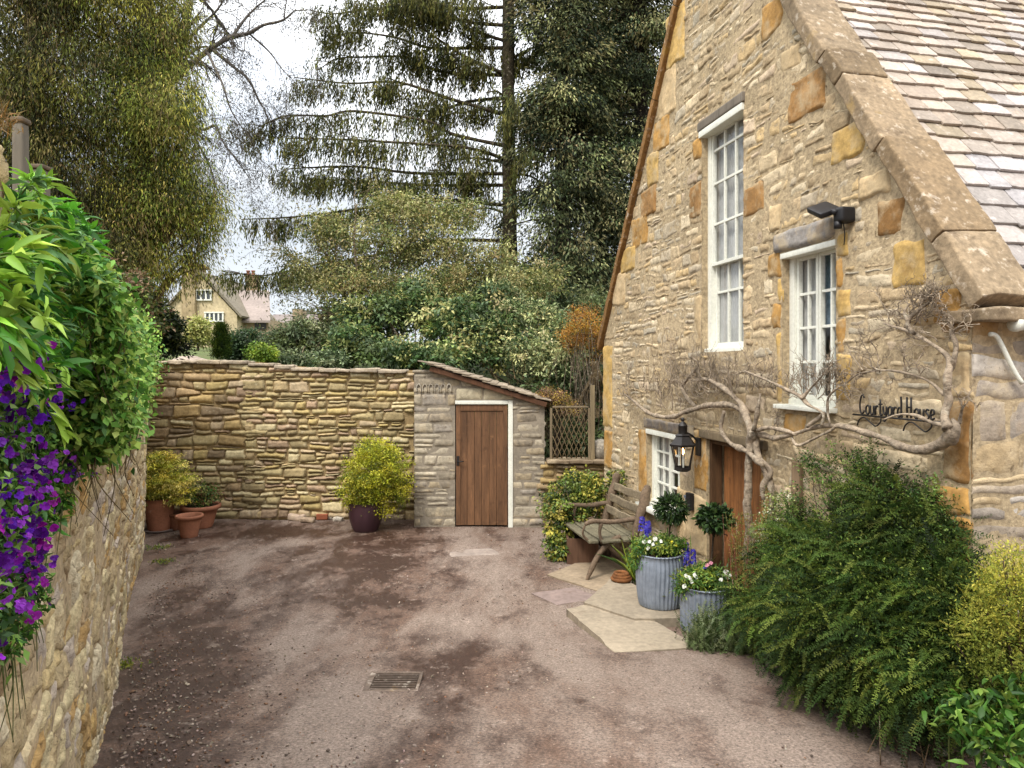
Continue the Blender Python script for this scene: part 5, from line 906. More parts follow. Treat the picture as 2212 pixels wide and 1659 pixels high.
# ---------------------------------------------------------------- potted plants
def shrub(name, label, cat, base, ells, nc, nl, rc, L, W, cols, mat='leaf', stems=6, group=None, droop=.2, trunk=None, T=LEAF, p=.4, flat=.7, br=(.007, .4), cvar=.3, part='foliage', tcol=(.1, .075, .05)):
    t = thing(name, label, cat, base, group); mb = MB(); C = crown(mb, ells, nc, nl, rc, L, W, cols, droop, flat, T, p, cvar=cvar); mb.build(part, M[mat], t)
    mb = MB(); base = np.asarray(base, float)
    for i in range(stems):
        e = C[R_.integers(0, len(C))]; mid = base + (e - base) * .5 + R_.normal(size=3) * .12 * np.linalg.norm(e - base); tube(mb, [base + R_.normal(size=3) * [.02, .02, 0], mid, e], [br[0], br[0] * .7, br[0] * .3], 5, tcol, sub=3, caps=False)
    if stems: mb.build('stems', M['bark'], t)
    return t
c = pots['tall']; b = c + [0, 0, .45]; YG = BRT(1.35, GRN((214, 200, 82), (190, 184, 70), (150, 160, 60), (228, 210, 120), (110, 125, 50)))
shrub('potted_maple', 'feathery yellow-green maple in the tall terracotta pot', 'potted plant', b, [(b + [.05, 0, .42], (.40, .36, .36)), (b + [.28, -.05, .2], (.32, .28, .24)), (b + [-.2, 0, .22], (.3, .3, .3)), (b + [.0, 0, .62], (.2, .2, .18))], 330, 60, .10, .045, .012, YG, 'leaf', 8, None, .5, flat=.35)
c = pots['bowl']; b = c + [0, 0, .33]; shrub('potted_shrub', 'small dark green and russet plant in the wide terracotta bowl', 'potted plant', b, [(b + [.04, 0, .16], (.28, .22, .16))], 90, 22, .07, .04, .02, GRN((70, 105, 50), (100, 135, 60), (130, 90, 60), (150, 150, 80)), stems=5)
c = pots['dark']; b = c + [0, 0, .4]; YS_ = GRN((205, 200, 50), (180, 185, 50), (222, 215, 80), (145, 155, 45), (110, 125, 40))
shrub('round_yellow_shrub', 'dense rounded golden-yellow shrub in the dark purple pot', 'potted plant', b, [(b + [.18, 0, .50], (.54, .48, .46)), (b + [.35, -.02, .2], (.34, .3, .36)), (b + [-.08, 0, .24], (.36, .32, .30)), (b + [.15, 0, .8], (.28, .28, .22))], 700, 42, .09, .03, .017, YS_, stems=8, p=.36, droop=.1)
# topiaries
for key, hu, hz, rr, lb, kk in (('z1', (.12, 0, 0), 1.085, (.15, .15, .14), 'lollipop standard with slim bare stem rising from the larger zinc tub', 1.2), ('z2', (.085, -.03, 0), 1.10, (.17, .155, .12), 'leafy dark green ball on a stem above the smaller zinc tub, before the door', 1.)):
    c = pots[key]; b = c + [hu[0] * .4, 0, .40]; e = np.array([c[0] + hu[0], c[1] + hu[1], hz]); t = thing('topiary', lb, 'topiary', b, 'standards in the zinc planters')
    mb = MB(); tube(mb, [b, (b + e) / 2 + [.01, 0, 0], e], [.010, .009, .007], 7, lin(90, 75, 60) * .5); mb.build('stem', M['bark'], t)
    mb = MB(); n = 900; d = rdir(n); pos = e + d * np.array(rr) * U(.45, .95, (n, 1)); leaves(mb, pos, d + R_.normal(size=(n, 3)) * .45, U(.04, .075, n) * kk, U(.014, .022, n) * (2.0 if kk == 1. else 1.2), pal(GRN((60, 88, 42), (44, 68, 34), (90, 115, 60), (36, 52, 28)), n, .3), LEAF8); mb.build('foliage', M['leaf'], t)
WHT = lin(235, 235, 225) * .85
def flowers(t, pts, r, cols, name='flower', np_=5):
    for p_ in pts:
        mb = MB(); blossom(mb, np.asarray(p_), np.array([-.4, -.7, .6]) + R_.normal(size=3) * .3, r * U(.8, 1.2), cols[R_.integers(0, len(cols))], np_); mb.build(name, M['petal'], t)
c = pots['z1']; b = c + [0, 0, .52]; PG = GRN((95, 135, 60), (70, 110, 45), (135, 165, 80), (165, 180, 70))
t = shrub('bedding_plant', 'leafy bedding with white flowers filling the larger zinc tub', 'plant', b, [(b + [-.08, -.05, .09], (.17, .15, .09)), (b + [.08, -.03, .08], (.15, .15, .1)), (b + [-.22, -.02, -.02], (.06, .12, .14))], 150, 22, .045, .04, .013, PG, stems=0, group='bedding plants in the zinc tubs')
flowers(t, [b + [x, -.12 - U(0, .06), z] for x, z in ((-.13, .14), (-.08, .17), (-.15, .08), (-.05, .10), (-.10, .12), (-.02, .15), (-.18, .13))], .020, [WHT]); flowers(t, [b + [x, -.14, z] for x, z in ((.09, .14), (.13, .1), (.05, .08))], .014, [lin(225, 215, 60) * .7])
n = 60; mb = MB(); leaves(mb, np.tile(b + [.12, -.06, .02], (n, 1)) + R_.normal(size=(n, 3)) * [.06, .04, .01], R_.normal(size=(n, 3)) * .6 + [0, -.2, 1], U(.10, .2, n), .010, pal(GRN((110, 150, 60), (140, 175, 70)), n), LEAF8); mb.build('grassy_leaves', M['leaf'], t)
BLU = [lin(70, 66, 190) * .8, lin(96, 84, 210) * .8, lin(120, 110, 220) * .8]
def spike(t, p0, h, r, n=34):
    mb = MB(); tube(mb, [p0 - [0, 0, h * .9], p0 + [0, 0, h]], [.004, .003], 5, lin(100, 140, 70) * .5, sub=1); mb.build('stem', M['leaf'], t); mb = MB()
    for i in range(n): a = U(0, 6.28); z = U(0, h); rr = r * (1 - .4 * z / h); blossom(mb, p0 + [rr * math.cos(a), rr * math.sin(a), z], np.array([math.cos(a), math.sin(a), .2]), .014, BLU[R_.integers(0, 3)], 5)
    mb.build('flower_spike', M['petal'], t)
t = thing('blue_flowers', 'blue-violet hyacinth spikes standing behind the larger zinc tub on its right', 'flowers', (1.78, 7.15, .2)); [spike(t, np.array([1.74 + dx, 6.92 + dy, z]), .13, .028) for dx, dy, z in ((0, 0, .62), (.06, -.02, .56), (-.02, -.08, .55))]
n = 70; mb = MB(); leaves(mb, np.array([1.74, 6.92, .12]) + R_.normal(size=(n, 3)) * [.06, .05, .05], R_.normal(size=(n, 3)) * .3 + [0, 0, 1], U(.3, .55, n), .014, pal(PG, n), LEAF8); mb.build('foliage', M['leaf'], t)
t = thing('blue_flowers', 'blue-violet blooms under the small window between bench and zinc tub', 'flowers', (1.50, 7.95, 0)); [spike(t, np.array([1.49 + dx, 7.95 + dy, z]), .15, .04, 46) for dx, dy, z in ((0, 0, .64), (.06, -.04, .60), (.03, -.1, .56))]
n = 90; mb = MB(); leaves(mb, np.array([1.5, 7.93, .03]) + R_.normal(size=(n, 3)) * [.06, .06, .01], R_.normal(size=(n, 3)) * .3 + [0, 0, 1], U(.3, .62, n), .014, pal(PG, n), LEAF8); mb.build('foliage', M['leaf'], t)
c = pots['z2']; b = c + [0, 0, .40]; t = shrub('bedding_plant', 'green bedding with clusters of white blooms in the smaller zinc tub', 'plant', b, [(b + [-.06, -.04, .09], (.2, .17, .10)), (b + [.12, -.06, .08], (.14, .15, .1)), (b + [-.22, -.03, .0], (.05, .1, .07))], 150, 22, .05, .045, .015, PG, stems=0, group='bedding plants in the zinc tubs')
flowers(t, [b + [x, -.14 - U(0, .06), z] for x, z in ((-.18, .12), (-.14, .16), (-.16, .09), (-.21, .14), (-.12, .13), (.13, .14), (.18, .12), (.16, .17), (.10, .12), (.19, .15), (-.23, .05))], .020, [WHT]); flowers(t, [b + [x, -.1, z] for x, z in ((.0, .22), (.03, .24), (-.02, .2))], .018, [lin(225, 150, 170) * .7, lin(90, 80, 190) * .7])
# red-stemmed wisps by the door
t = thing('wispy_shrub', 'thin reddish wisps growing between the door and the dark green shrub', 'shrub', FW(fa(1612, .25), .1, .25)); mb = MB()
for i in range(36): p0 = FP(1612 + U(-22, 30), 1260, .22)[0]; p0[2] = .1; e = FP(1605 + U(-45, 55), 1110 + U(-20, 90), .22)[0]; tube(mb, [p0, (p0 + e) / 2 + R_.normal(size=3) * .03, e], [.004, .003, .0012], 4, [lin(150, 90, 70) * .6, lin(130, 120, 60) * .6][i % 2])
mb.build('stems', M['bark'], t); mb = MB(); n = 900; e = FP(U(1575, 1665, n), U(1110, 1230, n), .22); leaves(mb, e, R_.normal(size=(n, 3)) + [0, 0, .6], .03, .007, pal(GRN((120, 125, 50), (150, 130, 70), (90, 110, 45)), n)); mb.build('foliage', M['leaf'], t)
# ---------------------------------------------------------------- the big dark green shrub
def spray_templates(k, n, L=1., wl=.16, droop=.35):
    out = []
    for _ in range(k):
        V = []; F = []; t_ = np.linspace(.04, 1, n); side = 0; c_ = U(-.15, .15)
        def P_(t): return np.array([c_ * t * t, t, -droop * t * t])
        st_ = [P_(x) for x in np.linspace(0, 1, 5)]
        for a_, b_ in zip(st_[:-1], st_[1:]): i = len(V); V += [a_ + [.006, 0, 0], b_ + [.005, 0, 0], b_ - [.005, 0, 0], a_ - [.006, 0, 0]]; F.append([i, i + 1, i + 2, i + 3])
        for j, x in enumerate(t_):
            for s_ in (-1, 1):
                p_ = P_(x); l = wl * (1 - .65 * x) * U(.5, 1.4) + .03; d = nrm(np.array([s_ * 1., .65 + U(-.5, .5), U(-.6, .6)])); w_ = np.array([-d[1] * s_, abs(d[0]), 0]) * l * .22; i = len(V)
                V += [p_, p_ + d * l * .5 + w_, p_ + d * l, p_ + d * l * .5 - w_ + [0, 0, .01]]; F.append([i, i + 1, i + 2, i + 3])
        out.append((np.array(V), [np.array(F)]))
    return out
SPR = spray_templates(8, 17, wl=.12); SPF = spray_templates(6, 14, wl=.11, droop=.15)
def sprays(mb, pos, d, L, cols, TT=SPR):
    n = len(pos); k = R_.integers(0, len(TT), n); L = np.broadcast_to(L, (n,))
    for j, T in enumerate(TT):
        i = k == j
        if i.any(): x, y, z = frames(d[i]); s_ = z[:, 2] < 0; z = np.where(s_[:, None], -z, z); x = np.where(s_[:, None], -x, x); inst(mb, T[0], T[1], pos[i], x, y, z, L[i], cols[i])
YW = BRT(1.25, GRN((94, 114, 46), (70, 94, 38), (50, 72, 30), (118, 130, 56), (80, 104, 46), (34, 52, 22))); t = thing('evergreen_shrub', 'large spreading dark green feathery shrub in front of the cottage wall', 'shrub', FP(1800, 1480, .4)[0] * [1, 1, 0])
EL_ = [(1610, 1300, .22, .17, 4), (1668, 1330, .34, .27, 10), (1685, 1225, .22, .22, 8), (1730, 1180, .20, .26, 9), (1780, 1240, .35, .38, 12), (1740, 1320, .42, .32, 12), (1810, 1340, .55, .40, 14), (1860, 1200, .28, .34, 11), (1900, 1090, .16, .24, 7), (1960, 1130, .16, .26, 8),
       (1930, 1260, .35, .36, 12), (1920, 1380, .5, .36, 14), (2020, 1180, .15, .22, 7), (2040, 1290, .28, .28, 9), (2030, 1400, .4, .32, 10), (1760, 1425, .55, .24, 7), (1860, 1460, .55, .22, 7), (2080, 1470, .4, .28, 8), (1980, 1480, .5, .24, 7), (2085, 1350, .3, .2, 5)]
mb = MB(); tot_ = 6800; W_ = np.array([e[4] for e in EL_], float); Cc = []; cen = []
for e, k in zip(EL_, R_.multinomial(tot_, W_ / W_.sum())):
    c = FP(e[0], e[1], e[2] * .86)[0]; p_ = ell(k, c, (e[3] * .9, e[3] * .9, e[3] * .85), .42); Cc.append(p_); cen.append(np.tile(c, (k, 1)))
Cc = np.concatenate(Cc); cen = np.concatenate(cen); hq = (Cc - C0) @ NN; ok = (hq > .02) & (Cc[:, 2] > .16 + g(Cc[:, 1])); Cc, cen = Cc[ok], cen[ok]; n = len(Cc)
d = nrm(Cc - cen) + NN * .55 + DD * .25 + np.array([0, 0, .05]) + R_.normal(size=(n, 3)) * .45; d[:, 2] -= .25 * (Cc[:, 2] < .8)
tone = .8 + .4 * vn(Cc * 3.2, 7)[:, None]; sprays(mb, Cc, d, U(.09, .24, n), np.clip(pal(YW, n, .3) * tone, 0, 1))
j_ = R_.integers(0, n, 5200); m = 16; c5 = Cc[j_] + NN * .04; pos = (c5[:, None] + R_.normal(size=(len(j_), m, 3)) * .05).reshape(-1, 3); leaves(mb, pos, rdir(len(pos)) + [-.2, -.1, .2], U(.012, .030, len(pos)), U(.006, .012, len(pos)), np.clip(np.repeat(pal(YW, len(j_), .4) * tone[j_], m, 0) * U(.7, 1.3, (len(pos), 1)), 0, 1)); mb.build('foliage', M['needle'], t)
mb = MB(); b0 = FP(1850, 1520, .35)[0] * [1, 1, 0] + [0, 0, .15]
for i in range(46): e = Cc[R_.integers(0, n)]; b_ = FP(U(1640, 2060), 1500, .3)[0]; b_[2] = g(b_[1]); tube(mb, [b_, (b_ + e) / 2 + R_.normal(size=3) * .08, e], [.012, .008, .003], 5, lin(90, 72, 55) * .5)
mb.build('branches', M['bark'], t)
t = thing('wall_shrub', 'open small-leaved shrub with a dark stem against the wall above the big green shrub', 'shrub', FP(1866, 1150, .12)[0]); SM = GRN((96, 130, 52), (66, 96, 38), (125, 150, 70), (46, 70, 30))
mb = MB(); pc_ = []
for (u, v, r_, k) in ((1745, 995, .10, 30), (1780, 1020, .12, 16), (1800, 985, .10, 10), (1840, 1010, .13, 24), (1870, 985, .12, 14), (1890, 1040, .15, 38), (1760, 1060, .18, 34), (1820, 1080, .18, 40), (1980, 1060, .16, 28), (2010, 1080, .14, 26), (2060, 1160, .13, 30), (1715, 1100, .12, 30)):
    c = FP(u, v, .10)[0]; p_ = ell(k, c, (r_, r_, r_ * 1.0), .5); pc_.append(p_)
pc_ = np.concatenate(pc_); hq = (pc_ - C0) @ NN; pc_ = pc_[hq > .02]; n = len(pc_); m = 14; pos = (pc_[:, None] + R_.normal(size=(n, m, 3)) * .028).reshape(-1, 3); leaves(mb, pos, R_.normal(size=(n * m, 3)) + [0, 0, .2], U(.014, .028, n * m), U(.008, .014, n * m), np.repeat(pal(SM, n), m, 0) * U(.7, 1.25, (n * m, 1))); mb.build('foliage', M['leaf'], t)
mb = MB(); tube(mb, FP(np.array([1872, 1868, 1862, 1850, 1838]), np.array([1180, 1110, 1060, 1010, 970]), .12), [.016, .013, .010, .007, .003], 7, lin(60, 48, 38) * .5)
for i in range(60): e = pc_[R_.integers(0, n)]; b_ = FP(1866 + (U(-90, 60)), U(1080, 1180), .12)[0]; tube(mb, [b_, (b_ + e) / 2 + R_.normal(size=3) * .03, e], [.006, .004, .0015], 4, lin(80, 66, 50) * .5)
mb.build('branches', M['bark'], t)
t = thing('white_blossom_shrub', 'pale cream flowering sprigs against the wall right of the wisteria trunk', 'shrub', FP(1670, 1180, .12)[0]); n = 220; e = FP(np.concatenate([U(1640, 1700, 110), U(1650, 1720, 110)]), np.concatenate([U(1130, 1230, 110), U(1060, 1140, 110)]), .12); mb = MB()
m = 8; pos = (e[:, None] + R_.normal(size=(n, m, 3)) * .03).reshape(-1, 3); leaves(mb, pos, rdir(n * m), .022, .014, pal(GRN((140, 160, 80), (100, 130, 60), (190, 190, 130)), n * m)); mb.build('foliage', M['leaf'], t)
mb = MB(); e2 = e[:130] + NN * .03; m = 5; pos = (e2[:, None] + R_.normal(size=(130, m, 3)) * .016).reshape(-1, 3); leaves(mb, pos, rdir(130 * m), .018, .017, np.tile(lin(235, 232, 205) * .8, (130 * m, 1))); mb.build('blossom', M['petal'], t)
mb = MB(); [tube(mb, [np.array([*p_[:2], .1]), p_ - [0, 0, .2], p_], [.005, .004, .002], 4, lin(110, 90, 65) * .5) for p_ in e[::14]]; mb.build('stems', M['bark'], t)
# yellow heath-like shrub at the right edge
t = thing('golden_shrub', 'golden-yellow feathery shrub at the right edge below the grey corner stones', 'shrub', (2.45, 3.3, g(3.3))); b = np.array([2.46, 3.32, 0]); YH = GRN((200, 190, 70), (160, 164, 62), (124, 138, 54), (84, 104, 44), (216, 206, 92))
es = [(b + [.03, 0, 1.42], (.22, .24, .24)), (b + [-.06, 0, 1.22], (.26, .24, .26)), (b + [.1, 0, 1.0], (.30, .28, .28)), (b + [-.02, .05, .86], (.26, .26, .26))]; mb = MB(); C = np.concatenate([ell(900, c, r_, .4) for c, r_ in es]); n = len(C); d = (C - (b + [0, 0, .9])) + R_.normal(size=(n, 3)) * .4
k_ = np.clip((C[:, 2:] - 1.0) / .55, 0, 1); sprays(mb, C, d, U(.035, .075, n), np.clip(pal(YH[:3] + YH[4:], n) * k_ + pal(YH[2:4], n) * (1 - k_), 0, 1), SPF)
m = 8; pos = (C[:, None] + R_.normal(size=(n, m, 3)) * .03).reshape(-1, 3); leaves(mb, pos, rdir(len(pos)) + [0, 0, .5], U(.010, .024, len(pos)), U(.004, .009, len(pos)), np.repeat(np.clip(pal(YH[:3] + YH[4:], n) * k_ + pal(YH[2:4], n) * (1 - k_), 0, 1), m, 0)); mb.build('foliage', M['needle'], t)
mb = MB(); [tube(mb, [np.array([2.45, 3.32, g(3.3)]) + R_.normal(size=3) * [.06, .05, 0], (C[i] + b + [0, 0, .6]) / 2, C[i]], [.010, .007, .003], 5, lin(100, 80, 60) * .5) for i in range(0, n, 40)]; mb.build('branches', M['bark'], t)
# broad-leaved plants at the bottom right
BL = BRT(.68, GRN((95, 145, 50), (70, 118, 38), (125, 168, 64), (50, 88, 28), (150, 180, 76)))
t = thing('broad_leaved_plant', 'glossy broad-leaved green plant in the bottom right corner', 'plant', (2.18, 3.3, g(3.3))); mb = MB(); cs = [P(u, v, Y) for u, v, Y in ((2120, 1530, 3.25), (2180, 1500, 3.2), (2080, 1570, 3.3), (2150, 1580, 3.1), (2190, 1620, 3.0), (2050, 1530, 3.4), (2205, 1560, 3.1), (2120, 1610, 3.15))]
for c in cs: n = 78; d = R_.normal(size=(n, 3)) * .8 + [-.1, -.35, .55]; leaves(mb, c + R_.normal(size=(n, 3)) * .05, d, U(.04, .095, n), U(.018, .036, n), pal(BL, n, .35), LEAF8)
mb.build('foliage', M['leaf'], t); mb = MB(); [tube(mb, [np.array([c[0], c[1], g(c[1])]), c], [.006, .003], 5, lin(110, 120, 60) * .5, sub=1) for c in cs]; mb.build('stems', M['leaf'], t)
t = thing('ground_ivy', 'low trailing small round-leaved greenery left of the broad-leaved plant', 'plant', P(2000, 1560, 3.9)); mb = MB(); uv = inpoly([(1900, 1440), (1990, 1400), (2090, 1430), (2110, 1560), (2060, 1600), (1960, 1590), (1900, 1520)], 900); Yv = U(3.7, 4.1, 900); q = np.stack([(uv[:, 0] - CX) / FPX * Yv, Yv, EYE - (uv[:, 1] - HZ) / FPX * Yv], 1); q[:, 2] = np.maximum(q[:, 2], g(Yv) + .01)
leaves(mb, q, R_.normal(size=(900, 3)) + [-.3, -.4, .2], U(.03, .06, 900), U(.022, .04, 900), pal(GRN((75, 110, 50), (55, 90, 38), (105, 140, 70)), 900), LEAF8); mb.build('foliage', M['leaf'], t)
mb = MB(); [tube(mb, [q[i], q[i] + [U(-.1, .1), .03, -.1], np.array([q[i][0] + U(-.1, .1), q[i][1], g(q[i][1])])], [.002, .003, .004], 4, lin(150, 125, 95) * .55) for i in range(60)]; mb.build('stems', M['bark'], t)
c = np.array([1.72, 6.02, .06]); t = thing('lavender', 'grey-green needle-leaved tuft at the foot of the smaller zinc tub', 'plant', c); mb = MB()
for dx, dy, rr, h_ in ((0, 0, .17, .34), (.16, -.06, .15, .28), (-.1, -.05, .10, .22), (.28, -.12, .15, .3)):
    n = 300; d = R_.normal(size=(n, 3)) * [.45, .45, .1] + [0, 0, 1]; pos = c + [dx, dy, 0] + np.stack([R_.normal(size=n) * rr * .5, R_.normal(size=n) * rr * .5, U(0, h_ * .5, n)], 1); sprays(mb, pos, d, U(.4, .7, n) * h_, pal(GRN((130, 145, 95), (95, 112, 66), (150, 160, 120), (70, 90, 45)), n) , SPF)
mb.build('foliage', M['needle'], t)
# ivy by the bench, weeds on the left
b = np.array([.90, 9.0, .25]); IVY = GRN((120, 140, 60), (85, 110, 45), (160, 165, 70), (60, 80, 36), (190, 180, 80))
t = shrub('ivy_bush', 'tumbling variegated ivy between the shed and the rustic bench', 'shrub', b, [(P(1235, 1085, 9.5), (.42, .32, .33)), (P(1215, 1130, 9.2), (.30, .25, .3)), (P(1205, 1185, 9.0), (.16, .15, .2)), (P(1280, 1060, 9.6), (.25, .2, .28)), (P(1250, 1040, 9.8), (.28, .22, .15))], 330, 26, .09, .05, .036, IVY, stems=12, droop=.5)
mb = MB(); n = 240; e = FP(U(1312, 1352, n), U(1015, 1065, n), .05); leaves(mb, e, R_.normal(size=(n, 3)) + [-.5, -.2, -.2], .045, .034, pal(IVY, n)); mb.build('trailing_leaves', M['leaf'], t)
for u, v, s_, lb in ((340, 1185, .16, 'small yellow-green weed at the foot of the left wall beyond the corner'), (352, 1215, .12, 'low blue-green weed on the tarmac nearest the left wall'), (262, 1440, .12, 'tiny moss tuft at the base of the left wall half way along')):
    c = G(u, v); t = thing('weed', lb, 'weed', c, 'weeds along the left wall'); mb = MB(); n = 160; leaves(mb, c + R_.normal(size=(n, 3)) * [s_ * .6, s_ * .5, .004] + [0, 0, .01], R_.normal(size=(n, 3)) * .7 + [0, 0, .8], U(.02, .05, n), .012, pal(GRN((130, 145, 60), (90, 115, 60), (160, 165, 60)), n)); mb.build('foliage', M['leaf'], t)
# ---------------------------------------------------------------- behind the back wall
def gz(p): return np.array([p[0], p[1], float(TH(p[0], p[1]))])
def E(u, v, Y, ru, rv, ry=None, w=None): r_ = (ru * Y / FPX, (ry if ry else ru * Y / FPX), rv * Y / FPX); return (P(u, v, Y), r_) + ((w,) if w else ())
t = shrub('columnar_conifer', 'short upright dark green conifer standing just behind the back wall', 'conifer', gz(P(477, 780, 14)), [E(477, 752, 14, 20, 26), E(478, 730, 14, 15, 28), E(478, 712, 14, 8, 16)], 240, 34, .06, .06, .016, GRN((84, 105, 34), (60, 85, 30), (110, 125, 40), (40, 58, 24)), 'needle', 3, droop=-.8, flat=1.2)
t = shrub('lime_bush', 'bright lime-green bush peeping over the middle of the back wall', 'shrub', gz(P(566, 785, 13.2)), [E(562, 762, 13.2, 30, 20), E(580, 770, 13.2, 22, 16)], 130, 26, .07, .05, .03, GRN((190, 205, 80), (150, 175, 60), (110, 140, 50)), 'leaf', 5)
t = shrub('pale_tree', 'soft pale lime young tree in front of the far house', 'tree', gz(P(428, 760, 42)), [E(428, 722, 42, 20, 26), E(430, 705, 42, 15, 16)], 150, 22, .35, .22, .12, GRN((190, 190, 110), (170, 176, 100), (205, 200, 130)), 'leaf', 6, br=(.06, .4))
t = shrub('far_hedge', 'dark green clipped-looking hedge before the pink-roofed wing', 'hedge', gz(P(530, 770, 22)), [E(515, 745, 22, 24, 32), E(545, 742, 22, 24, 30), E(580, 750, 22, 24, 26), E(505, 760, 22, 20, 20)], 260, 30, .18, .10, .06, GRN((70, 95, 60), (50, 72, 42), (95, 118, 80)), 'leaf', 6)
t = shrub('dark_bush', 'dark evergreen bush left of the far house behind the end of the left wall', 'shrub', gz(P(352, 760, 15)), [E(352, 715, 15, 42, 42), E(330, 690, 15, 40, 50), E(380, 750, 15, 24, 18), E(300, 740, 15, 50, 40)], 330, 32, .16, .09, .05, GRN((70, 84, 42), (44, 58, 30), (110, 115, 60), (30, 40, 20)), 'leaf', 10)
t = shrub('brambly_shrub', 'grey-green brambly shrub with pale bare stems right of the lime bush', 'shrub', gz(P(660, 790, 14.5)), [E(620, 745, 14.5, 50, 32), E(690, 735, 14.5, 55, 42), E(655, 715, 14.5, 50, 25), E(740, 760, 14.5, 50, 30), E(600, 775, 13.6, 40, 16), E(700, 780, 13.4, 70, 18)], 420, 30, .13, .08, .04, BRT(1.7, GRN((104, 114, 84), (76, 90, 60), (135, 142, 106), (54, 66, 42), (94, 104, 60))), 'leaf', 60, br=(.014, .4), tcol=lin(176, 156, 126) * .55)
t = shrub('laurel', 'broad dark-leaved laurel filling the space behind the dry stone wall', 'shrub', gz(P(900, 790, 14.2)), [E(820, 690, 14.5, 70, 50), E(900, 660, 14.8, 80, 50), E(760, 740, 13.8, 60, 40), E(860, 760, 13.4, 80, 28), E(980, 700, 14.2, 80, 60), E(960, 770, 13.2, 60, 30), E(1060, 740, 13.8, 70, 60), E(1050, 670, 14.6, 70, 50), E(780, 680, 14.5, 50, 40)], 1000, 30, .16, .10, .05, BRT(1.9, GRN((86, 102, 60), (58, 80, 42), (114, 126, 70), (40, 56, 30), (152, 152, 98), (74, 92, 60))), 'leaf', 30, br=(.02, .4), droop=.35, p=.36)
t = shrub('silvery_shrub', 'grey-green arching shrub with pale twigs behind the shed roof', 'shrub', gz(P(1160, 800, 13.4)), [E(1120, 690, 14, 60, 50), E(1180, 700, 13.6, 50, 60), E(1150, 760, 13.0, 70, 50), E(1200, 790, 12.6, 40, 40), E(1080, 640, 15, 50, 30), E(1230, 740, 13, 40, 60)], 620, 30, .14, .085, .035, BRT(1.8, GRN((105, 118, 78), (76, 94, 56), (145, 150, 104), (52, 66, 38), (170, 164, 118))), 'leaf', 46, br=(.014, .4), tcol=lin(186, 160, 116) * .55, p=.36)
t = shrub('hillside_thicket', 'deep green thicket in the shade below the tall conifers', 'shrub', gz(P(1180, 700, 17)), [E(1000, 640, 18, 90, 60), E(1130, 630, 18, 90, 50), E(1230, 660, 17, 80, 50), E(1290, 700, 16, 60, 90), E(880, 640, 19, 90, 50), E(1200, 850, 12.6, 90, 60), E(1285, 880, 12.4, 50, 110), E(1240, 960, 11.9, 70, 60)], 900, 30, .22, .11, .05, BRT(2.2, GRN((50, 60, 38), (34, 46, 24), (68, 80, 46), (92, 98, 62))), 'leaf', 12, br=(.03, .4), p=.36)
t = shrub('orange_shrub', 'fine twiggy shrub with orange-brown new leaves beside the cottage gable', 'shrub', gz(P(1280, 900, 12)), [E(1262, 700, 12.2, 42, 46), E(1285, 740, 12.2, 34, 50), E(1240, 730, 12.2, 30, 34)], 260, 30, .10, .035, .014, GRN((206, 150, 70), (180, 126, 60), (150, 112, 60), (214, 170, 60)), 'leaf', 70, br=(.008, .4), droop=-.1)
mb = MB(); n_ = P(1284, 900, 12)
for k in range(6): tube(mb, [P(1262 + 8 * k + 5 * math.sin(k), 905, 12), P(1256 + 10 * k, 860, 12 + .05 * k), P(1276 + 5 * k, 820, 12), P(1282 + 6 * math.sin(k * 2), 780, 12)], [.035, .03, .026, .018], 8, lin(122, 104, 74) * .55, nz=.25)
mb.build('trunk', M['bark'], t)
t = shrub('dry_flower_bush', 'brownish-pink dried flower heads above the trellis at the shed corner', 'shrub', P(1200, 985, 11.3), [E(1195, 860, 11.2, 34, 24), E(1225, 880, 11.2, 30, 22), E(1175, 850, 11.1, 20, 12)], 150, 22, .07, .03, .018, GRN((160, 120, 90), (130, 100, 80), (190, 160, 70), (110, 90, 60)), 'leaf', 40, br=(.006, .4))
# loose-leaved deciduous tree
def bare(t, limbs, Y, col, tw=(2, .8), name='limb', keepn=5, gravity=-.05, rscale=1.):
    mb = MB(); tips = []
    for pts, r0, r1 in limbs:
        W3 = [P(u, v, Y + dy) for u, v, dy in pts]; tube(mb, W3, np.linspace(r0, r1, len(pts)) * rscale, 7, col, nz=.2)
        for k in range(keepn):
            i = R_.integers(0, len(W3) - 1); f = U(0, 1); p0 = W3[i] * (1 - f) + W3[i + 1] * f; branch(mb, p0, nrm(W3[i + 1] - W3[i]) + rdir(1)[0] * .9, tw[1] * U(.6, 1.3), r1 * .9 * rscale, tw[0], tips, .4, 3, gravity, col * U(.8, 1.2), 4, 4)
    mb.build(name, M['bark'], t); return tips
t = thing('deciduous_tree', 'open olive-leaved tree with forked grey stem rising behind the dry stone wall', 'tree', gz(P(770, 760, 15.5)))
LM = [([(770, 780, 0), (768, 720, 0), (764, 690, 0), (752, 650, 0), (735, 620, 0), (710, 560, .3), (680, 520, .5)], .085, .02), ([(766, 700, 0), (778, 640, 0), (800, 580, .2), (830, 520, .4), (870, 450, .4)], .06, .015), ([(775, 650, 0), (772, 590, -.2), (765, 520, -.3), (770, 440, -.3)], .045, .012),
      ([(740, 628, 0), (690, 600, .2), (640, 560, .3), (600, 520, .4)], .03, .010), ([(800, 580, 0), (850, 560, .3), (910, 500, .5), (960, 450, .6)], .035, .010), ([(830, 640, .5), (880, 590, .5), (930, 560, .6), (990, 540, .8)], .03, .010), ([(772, 700, 0), (720, 680, -.4), (660, 650, -.6)], .025, .008)]
tips = bare(t, LM, 15.5, lin(140, 124, 96) * .5, (2, .75), keepn=9)
